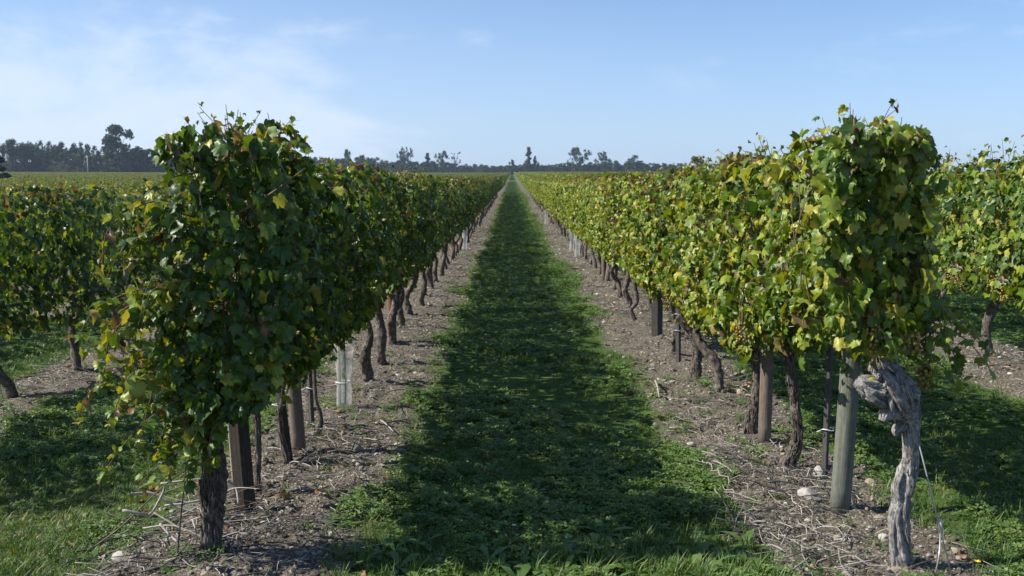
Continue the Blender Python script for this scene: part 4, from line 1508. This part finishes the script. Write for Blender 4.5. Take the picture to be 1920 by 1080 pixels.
k = in_view(xa, ya) & (rp.random(len(xa)) < pr)
xa, ya, heap = xa[k], ya[k], heap[k]
n = len(xa)
print('twigs', n)
rt = np.stack([rp.normal(0, .12, n), rp.normal(0, .15, n), rp.uniform(0, 6.28, n)], -1)
scatter('twig_litter', np.stack([xa, ya, gz(xa, ya) + .006 + heap * rp.random(n) * .03], -1), rt, rp.uniform(.5, 1.2, n) * (1 + .03 * np.clip(ya - 5, 0, 20)), rp.integers(0, 8, n), TW,
        'dry pruned twigs and straw strewn over the soil strips', 'litter')

FL = []
for (P3, F_, uv) in DRY_T + NEAR_T[3:5]:
    FL.append(make_mesh('fallen_leaf', P3, F_, [M_fallen], True, np.full(len(P3), .9), uv))
xa, ya = sample(420, 3.6, 30, -5, 5, 1.5)
k = in_view(xa, ya) & (row_dist(xa) < .85) & (rp.random(len(xa)) < .35 + .6 * (fbm(xa * 2, ya * 2, 8, 2) > .55))
xa, ya = xa[k], ya[k]
ex = [ground_at(*q) for q in [(1228, 680), (1240, 682), (1216, 678), (1155, 583), (1140, 592), (1150, 600), (1325, 928), (1338, 930), (1350, 926), (660, 668), (862, 540), (1312, 888)]]
xa = np.concatenate([xa, [q.x for q in ex]]); ya = np.concatenate([ya, [q.y for q in ex]])
n = len(xa)
scatter('fallen_leaves', np.stack([xa, ya, gz(xa, ya) + .012], -1), np.stack([rp.normal(0, .4, n), rp.normal(0, .4, n), rp.uniform(0, 6.28, n)], -1), rp.uniform(.025, .05, n), rp.integers(0, len(FL), n), FL,
        'orange brown vine leaves fallen on the soil and grass edges', 'fallen leaves')

# ------------------------------------------------------------------ green cover


def blades(r_, n, h, spread, w, lean, tint):
    V_, F_, t_ = [], [], []
    for _ in range(n):
        a = r_.uniform(0, 6.28); q = spread * math.sqrt(r_.random())
        b0 = np.array([q * math.cos(a), q * math.sin(a), -.01])
        a2 = r_.uniform(0, 6.28); hh = h * r_.uniform(.5, 1.15); ln = lean * r_.uniform(.3, 1.2) * hh
        dir_ = np.array([math.cos(a2), math.sin(a2), 0]); sd_ = np.array([-dir_[1], dir_[0], 0])
        ww = w * r_.uniform(.7, 1.2)
        k_ = len(V_)
        for u_, wf in ((0, .7), (.5, 1.0), (1.0, 0.05)):
            c = b0 + dir_ * ln * u_ ** 2 + np.array([0, 0, hh * (u_ - .25 * u_ * u_ * lean)])
            V_ += [c - sd_ * ww * wf, c + sd_ * ww * wf]
            t_ += [tint + r_.normal(0, .0) + .0] * 2
        tt = np.clip(tint + r_.normal(0, .12), 0, 1)
        t_[k_:] = [tt] * 6
        F_ += [[k_, k_ + 1, k_ + 3, k_ + 2], [k_ + 2, k_ + 3, k_ + 5, k_ + 4]]
    return make_mesh('grass_tuft', np.array(V_), np.array(F_), [M_grass], True, t_)


def clover(r_, n, spread, h, rl, tint):
    V_, F_, t_ = [], [], []
    for _ in range(n):
        a = r_.uniform(0, 6.28); q = spread * math.sqrt(r_.random())
        c = np.array([q * math.cos(a), q * math.sin(a), h * r_.uniform(.3, 1.1) * (1 - .4 * q / spread)])
        tilt = r_.normal(0, .35, 2)
        a0 = r_.uniform(0, 6.28)
        tt = np.clip(tint + r_.normal(0, .18), 0, 1)
        rr = rl * r_.uniform(.6, 1.25)
        for k3 in range(3):
            b_ = a0 + k3 * 2.094
            k_ = len(V_)
            for (u_, v_) in ((0.02, 0), (.65, .42), (1.0, 0.0), (.65, -.42)):
                x_ = rr * (u_ * math.cos(b_) - v_ * math.sin(b_)); y_ = rr * (u_ * math.sin(b_) + v_ * math.cos(b_))
                V_.append(c + np.array([x_, y_, x_ * tilt[0] + y_ * tilt[1] + .15 * rr * (abs(v_) > .1)]))
                t_.append(tt)
            F_.append([k_, k_ + 1, k_ + 2, k_ + 3])
    return make_mesh('clover_patch', np.array(V_), np.array(F_), [M_clover], False, t_)


def rosette(r_, n, L_, w, tint):
    V_, F_, t_ = [], [], []
    for j_ in range(n):
        a = j_ * 2.4 + r_.normal(0, .2)
        dir_ = np.array([math.cos(a), math.sin(a), 0]); sd_ = np.array([-dir_[1], dir_[0], 0])
        l_ = L_ * r_.uniform(.6, 1.1); el_ = r_.uniform(.3, 1.0)
        k_ = len(V_); tt = np.clip(tint + r_.normal(0, .1), 0, 1)
        for u_, wf in ((0, .15), (.35, .6), (.7, 1.0), (1.0, .1)):
            c = dir_ * l_ * u_ + np.array([0, 0, l_ * (el_ * u_ - .55 * u_ * u_)])
            V_ += [c - sd_ * w * wf, c + sd_ * w * wf]; t_ += [tt] * 2
        for s_ in range(3):
            F_.append([k_ + 2 * s_, k_ + 2 * s_ + 1, k_ + 2 * s_ + 3, k_ + 2 * s_ + 2])
    return make_mesh('weed_rosette', np.array(V_), np.array(F_), [M_clover], True, t_)


COV = [clover(rp, 16, .045, .035, .010, .35), clover(rp, 20, .05, .045, .013, .62), clover(rp, 14, .045, .025, .009, .25), clover(rp, 20, .055, .06, .016, .75),
       blades(rp, 16, .055, .03, .0016, .7, .45), blades(rp, 14, .08, .03, .0018, .6, .5), blades(rp, 12, .05, .03, .0016, 1.0, .93),
       rosette(rp, 8, .07, .011, .5), rosette(rp, 7, .05, .013, .35),
       blades(rp, 22, .095, .035, .0024, .7, .6), blades(rp, 18, .075, .03, .0021, .8, .72), rosette(rp, 8, .10, .016, .65)]
xa, ya = sample(150000, 3.3, 90, -8, 8, 1.7)
nz_ = fbm(xa * 1.3, ya * 1.3, 77, 4)
dd_ = row_dist(xa) + (nz_ - .5) * .55
cov = np.clip((dd_ - 0.40) / 0.16, 0.035, 1)
pat = fbm(xa * 1.1 + 30, ya * .8, 15, 4)
cov *= np.clip(.30 + 2.8 * (pat - .34), .16, 1)
k = in_view(xa, ya) & (rp.random(len(xa)) < cov)
xa, ya, pat = xa[k], ya[k], pat[k]
n = len(xa)
r1 = rp.random(n)
pc = fbm(xa * 1.7, ya * 1.7, 91, 3)
typ = np.where(pc > .52, rp.choice([1, 1, 3, 3, 8], n), rp.choice([2, 4, 0, 5, 4, 6], n))
typ = np.where(r1 < .05, 7, typ)
typ = np.where((xa < -1.5) & (ya < 5.2) & (rp.random(n) < .45), 6, typ)
typ = np.where((pat < .47) & (rp.random(n) < .25), 6, typ)
front = (ya < 4.15 + .12 * rp.normal(0, 1, n)) & (np.abs(xa) < 1.1)
typ = np.where(front & (r1 < .55), rp.choice([9, 10, 5, 11], n), typ)
sc_ = rp.uniform(.7, 1.35, n) * (1 + .035 * np.clip(ya - 6, 0, 60))
print('cover', n)
scatter('green_cover', np.stack([xa, ya, gz(xa, ya) - .003], -1), np.stack([rp.normal(0, .1, n), rp.normal(0, .1, n), rp.uniform(0, 6.28, n)], -1), sc_, typ, COV,
        'clover, weeds and short grass covering the strips between the vine rows', 'grass')

# single plants that stand out


def stalk(px, py, hpx, label, cat, name, head, mat, lean=0.0):
    q = ground_at(px, py); h_ = hpx / F * q.y
    o = empty(name, (q.x, q.y, float(gz(q.x, q.y))), label, cat)
    A = Acc(); A.add(*tube(curve_pts([(0, 0, -.02), (lean * .3, 0, h_ * .5), (lean, 0, h_)], 8), .0013, 4))
    link('stem', A.mesh('stem', [M_cane]), o)
    V_, F_ = [], []
    for j_ in range(9):
        a = j_ * .7; k_ = len(V_)
        d_ = np.array([math.cos(a), math.sin(a), .35 + .2 * (j_ % 2)]) * head
        s_ = np.array([-math.sin(a), math.cos(a), 0]) * head * .28
        c = np.array([lean, 0, h_])
        V_ += [c, c + d_ * .6 + s_, c + d_, c + d_ * .6 - s_]; F_.append([k_, k_ + 1, k_ + 2, k_ + 3])
    link('flower_head', make_mesh('flower_head', np.array(V_), np.array(F_), [mat], False), o)


stalk(950, 1040, 70, 'thin stalk with a pale star shaped head standing in the path centre foreground', 'wildflower', 'wildflower', .010, M_pale_flower, .03)
stalk(1006, 1055, 52, 'bare grass stalk right of the pale star shaped flower', 'wildflower', 'seed_stalk', .004, M_dry, .03)
stalk(1052, 1045, 50, 'thin forked stalk with small pale buds in the foreground of the path', 'wildflower', 'wildflower', .007, M_pale_flower, .02)
stalk(1892, 905, 26, 'yellow flower in the clover near the right photo edge', 'wildflower', 'yellow_flower', .014, M_flower)
stalk(1850, 920, 24, 'small yellow flower left of the other yellow one at the right edge', 'wildflower', 'yellow_flower', .011, M_flower)
stalk(1832, 1066, 16, 'orange yellow flower low in the weeds at the lower right corner', 'wildflower', 'yellow_flower', .014, M_flower)

# ------------------------------------------------------------------ trees


def crown_mesh(r_, kind, n=2000, tint=.4):
    """crown in a unit box: height 1, placed from z=0.15 up"""
    cl_ = []
    if kind == 'round':
        for _ in range(26):
            a = r_.uniform(0, 6.28); e = r_.uniform(-.6, 1.4)
            cl_.append((.30 * math.cos(a) * math.cos(e) * r_.uniform(.5, 1), .30 * math.sin(a) * math.cos(e) * r_.uniform(.5, 1), .62 + .27 * math.sin(e), r_.uniform(.07, .13)))
        for _ in range(9):
            a = r_.uniform(0, 6.28); cl_.append((.2 * math.cos(a), .2 * math.sin(a), r_.uniform(.12, .4), .12))
    elif kind == 'bushy':
        for _ in range(26):
            a = r_.uniform(0, 6.28); z = r_.uniform(.10, .88); w = .42 * math.sin(math.pi * min(.95, z * .75 + .22))
            q = w * r_.uniform(.3, 1)
            cl_.append((q * math.cos(a), q * math.sin(a), z, r_.uniform(.09, .17)))
    elif kind == 'spread':
        for _ in range(22):
            a = r_.uniform(0, 6.28); q = .48 * r_.uniform(.3, 1)
            cl_.append((q * math.cos(a), q * math.sin(a), .66 + .27 * r_.random() - .25 * q, r_.uniform(.07, .12)))
        for _ in range(14):
            a = r_.uniform(0, 6.28); q = r_.uniform(.1, .42); cl_.append((q * math.cos(a), q * math.sin(a), r_.uniform(.1, .55), .13))
    elif kind == 'poplar':
        for _ in range(60):
            z = r_.uniform(.06, .95); a = r_.uniform(0, 6.28); q = .12 * math.sin(math.pi * (z * .8 + .18)) * r_.uniform(.2, 1)
            cl_.append((q * math.cos(a), q * math.sin(a), z, r_.uniform(.04, .07)))
    elif kind == 'conifer':
        for _ in range(40):
            z = r_.uniform(.04, .95); a = r_.uniform(0, 6.28); q = .30 * (1 - z) * r_.uniform(.4, 1)
            cl_.append((q * math.cos(a), q * math.sin(a), z, .03 + .08 * (1 - z)))
    elif kind == 'sparse':
        for _ in range(14):
            a = r_.uniform(0, 6.28); q = .35 * r_.uniform(.3, 1)
            cl_.append((q * math.cos(a), q * math.sin(a), r_.uniform(.5, .95), r_.uniform(.03, .06)))
    cl_ = np.array(cl_)
    w = cl_[:, 3] ** 2; pick = r_.choice(len(cl_), n, p=w / w.sum())
    d_ = r_.normal(0, 1, (n, 3)); d_ /= np.linalg.norm(d_, axis=1)[:, None]
    P_ = cl_[pick, :3] + d_ * cl_[pick, 3:4] * (r_.random((n, 1)) ** .45) * np.array([1, 1, .8])
    s_ = r_.uniform(.016, .038, n)
    a = r_.normal(0, 1, (n, 3)); a /= np.linalg.norm(a, axis=1)[:, None]
    b_ = np.cross(a, d_ + .3 * r_.normal(0, 1, (n, 3))); b_ /= np.linalg.norm(b_, axis=1)[:, None]
    V_ = np.stack([P_ - a * s_[:, None], P_ + b_ * s_[:, None] * .8, P_ + a * s_[:, None], P_ - b_ * s_[:, None] * .8], 1).reshape(-1, 3)
    F_ = np.arange(4 * n).reshape(-1, 4)
    t_ = np.repeat(np.clip(tint + r_.normal(0, .1, n) + .15 * (r_.random(len(cl_))[pick] - .5), 0, 1), 4)
    return make_mesh('crown', V_, F_, [M_tree], False, t_), cl_


def tree_trunk(r_, cl_, limbs=6):
    A = Acc()
    A.add(*tube(np.array([[0, 0, -.02], [.004, 0, .25], [0, .004, .6]]), [.022, .017, .008], 6))
    for i in r_.choice(len(cl_), min(limbs, len(cl_)), replace=False):
        e = cl_[i, :3]
        A.add(*tube(curve_pts([(0, 0, min(.2 + .2 * r_.random(), e[2])), e * [.4, .4, .75] + [0, 0, .03], e], 6), [.010, .008, .007, .006, .004, .003], 4))
    return A.mesh('trunk', [M_bark])


TREES = {}
rt_ = np.random.default_rng(64)
for kind, cnt, n_, tint in (('bushy', 5, 2600, .35), ('round', 2, 2600, .45), ('spread', 3, 1500, .35), ('poplar', 1, 2600, .4), ('conifer', 1, 2600, .15), ('sparse', 2, 120, .6)):
    TREES[kind] = []
    for _ in range(cnt):
        cm_, cl_ = crown_mesh(rt_, kind, n_, tint)
        TREES[kind].append((cm_, tree_trunk(rt_, cl_, 14 if kind == 'sparse' else 7)))
TREES['rust'] = [crown_mesh(rt_, 'round', 2200, .92)]
TREES['rust'] = [(TREES['rust'][0][0], TREES['round'][0][1])]
TREES['pale'] = [(crown_mesh(rt_, 'bushy', 1500, .8)[0], TREES['bushy'][0][1])]


def tree(kind, px, py_base, D, h, w, label, group=None):
    """px: photo column, D: distance, h/w: height and width in metres"""
    X_ = (px - 960) / F * D
    if kind in ('bushy', 'round', 'spread', 'rust', 'pale'):
        wf = w / .95
    else:
        wf = w / (.32 if kind == 'poplar' else .62)
    o = empty({'bushy': 'broadleaf_tree', 'round': 'broadleaf_tree', 'spread': 'broadleaf_tree', 'poplar': 'poplar_tree', 'conifer': 'conifer_tree', 'sparse': 'bare_tree', 'rust': 'broadleaf_tree', 'pale': 'shrub'}[kind],
              (X_, D, T(X_, D) - .1), label, 'shrub' if kind == 'pale' else 'tree', group)
    o.rotation_euler = (0, 0, rt_.uniform(0, 6.28))
    o.scale = (wf, wf, h)
    cm_, tm_ = TREES[kind][int(rt_.integers(len(TREES[kind])))]
    link('trunk', tm_, o)
    link('crown', cm_, o)
    return o


px2m = lambda D: D / F
# wood on the left
D0 = 430
ORD = 'first second third fourth fifth sixth seventh eighth ninth tenth eleventh twelfth thirteenth fourteenth fifteenth sixteenth seventeenth eighteenth nineteenth twentieth'.split()
x = -8
kt = 0
while x < 345:
    hp = 52 + 14 * (fbm(np.array(x / 38.0), np.array(3.0), 5, 3) - .5) * 2 + (8 if x < 130 else 0) - (10 if x > 290 else 0)
    D = D0 + rt_.uniform(-12, 14)
    hh = (hp + 6) * px2m(D)
    tree('bushy', x, 318, D, hh, 34 * px2m(D) * rt_.uniform(1.0, 1.4), 'dark broadleaf tree, %s from the left photo edge in the wood on the left horizon' % ORD[kt] if kt < 20 else 'dark broadleaf tree in the wood on the left horizon', 'trees of the wood on the left horizon')
    kt += 1
    x += rt_.uniform(10, 17)
tree('round', 229, 318, 418, 98 * px2m(418), 84 * px2m(418), 'tallest tree on the left horizon, round open crown with sky showing through')
tree('bushy', 262, 318, 424, 64 * px2m(424), 46 * px2m(424), 'dark tree adjoining the tallest round crowned tree on its right')
tree('pale', 118, 318, 405, 28 * px2m(405), 46 * px2m(405), 'pale yellow green shrub in front of the dark wood on the left horizon')
tree('pale', 152, 318, 405, 18 * px2m(405), 26 * px2m(405), 'smaller low pale shrub right of the larger pale shrub')
tree('conifer', -2, 345, 120, 84 * px2m(120), 74 * px2m(120), 'dark green conifer cut by the left edge of the photo')
# far trees behind the middle of the picture
D0 = 640
x = 345
while x < 1280:
    base = np.interp(x, [345, 600, 700, 830, 890, 940, 980, 1050, 1150, 1200, 1280], [38, 31, 28, 20, 16, 12, 14, 16, 20, 17, 15])
    hp = base * (1 + .35 * (fbm(np.array(x / 22.0), np.array(9.0), 15, 3) - .5) * 2)
    D = D0 + rt_.uniform(-14, 16)
    tree('bushy', x, 322, D, (hp + 6) * px2m(D), 24 * px2m(D) * rt_.uniform(1.0, 1.5), 'small dark tree of the low treeline along the far horizon', 'trees of the low treeline on the far horizon')
    x += rt_.uniform(7, 12) if x < 620 or x > 1240 else rt_.uniform(8, 13)
for kind, px, hp, wp, lab in [
        ('spread', 760, 52, 30, 'wide topped tree rising above the treeline left of the path end'),
        ('poplar', 803, 36, 14, 'narrow upright tree between two wide topped trees left of the path end'),
        ('spread', 828, 44, 26, 'leaning topped tree just left of the bare tree on the horizon'),
        ('sparse', 855, 40, 22, 'bare thin branched tree on the horizon left of the path end'),
        ('bushy', 959, 24, 18, 'small round tree exactly above the end of the grass path'),
        ('poplar', 991, 46, 15, 'pointed poplar just right of the end of the grass path'),
        ('bushy', 1004, 30, 16, 'small tree close against the right side of the pointed poplar'),
        ('spread', 1088, 50, 42, 'tall spreading tree with flat top on the horizon right of the path'),
        ('sparse', 1072, 36, 22, 'thin open tree touching the spreading flat topped tree on its left'),
        ('spread', 1128, 40, 34, 'open feathery tree right of the spreading flat topped tree'),
        ('bushy', 1190, 32, 44, 'broad low dome shaped tree near the right hedge top'),
        ('bushy', 653, 44, 20, 'small tree top showing just above the left hedge')]:
    tree(kind, px, 322, 626, (hp + 6) * px2m(626), wp * px2m(626), lab)
tree('rust', 1304, 322, 300, 42 * px2m(300), 42 * px2m(300), 'rust brown round tree peeping over the right hedge')
# low undergrowth closing the gaps under the trees
bx_ = []
for k in range(2600):
    px = rp.uniform(-60, 1400)
    D = 436 if px < 345 else 655
    D += rp.uniform(-14, 14)
    X_ = (px - 960) / F * D
    bx_.append((X_, D, T(X_, D)))
bx_ = np.array(bx_); n = len(bx_)
UG = []
for k in range(3):
    cm_, _ = crown_mesh(rt_, 'bushy', 260, .3)
    UG.append(cm_)
scatter('undergrowth', bx_, np.stack([0 * bx_[:, 0], 0 * bx_[:, 0], rp.uniform(0, 6.28, n)], -1), rp.uniform(3.2, 6.2, n), rp.integers(0, 3, n), UG,
        'dark undergrowth and low scrub closing the foot of the distant trees', 'undergrowth')
# pale pole before the wood
D = 400
X_ = (170 - 960) / F * D
o = empty('utility_pole', (X_, D, T(X_, D)), 'thin pale utility pole in front of the wood on the left horizon', 'pole')
A = Acc(); A.add(*tube(np.array([[0, 0, -.2], [0, 0, 4], [0, 0, 38 * px2m(D)]]), .22, 8)); link('shaft', A.mesh('shaft', [M_pole]), o)
A = Acc(); A.add(*tube(np.array([[-.8, 0, 36 * px2m(D)], [0, 0, 36 * px2m(D)], [.8, 0, 36 * px2m(D)]]), .09, 6)); link('crossarm', A.mesh('crossarm', [M_pole]), o)

# ------------------------------------------------------------------ haze
HAZE = 0.0002
if HAZE:
    x0, x1, y0, y1, z0, z1 = -3100, 3100, -80, 3300, -3, 42
    z0 = float(min(terrain(-10, -60), 0)) - 1.5
    z1 = max(30.0, T(0, 700) + 24)
    V_ = np.array([[x, y, z] for z in (z0, z1) for y in (y0, y1) for x in (-720, 720)])
    V_[:, 1] = np.where(V_[:, 1] > 0, 900, V_[:, 1])
    Q_ = np.array([[0, 2, 3, 1], [4, 5, 7, 6], [0, 1, 5, 4], [2, 6, 7, 3], [0, 4, 6, 2], [1, 3, 7, 5]])
    M_h = bpy.data.materials.new('haze_air'); M_h.use_nodes = True
    t = M_h.node_tree; t.nodes.clear()
    pv = nn(t, 'ShaderNodeVolumePrincipled')
    pv.inputs['Color'].default_value = (0.62, 0.78, 1.0, 1)
    pv.inputs['Density'].default_value = HAZE
    pv.inputs['Anisotropy'].default_value = 0.2
    out = nn(t, 'ShaderNodeOutputMaterial'); t.links.new(pv.outputs[0], out.inputs['Volume'])
    hz_ = link('haze', make_mesh('haze', V_, Q_, [M_h], False))
    tag(hz_, 'thin pale blue air haze over the whole vineyard', 'haze', kind='stuff')
print('objects', len(bpy.data.objects))
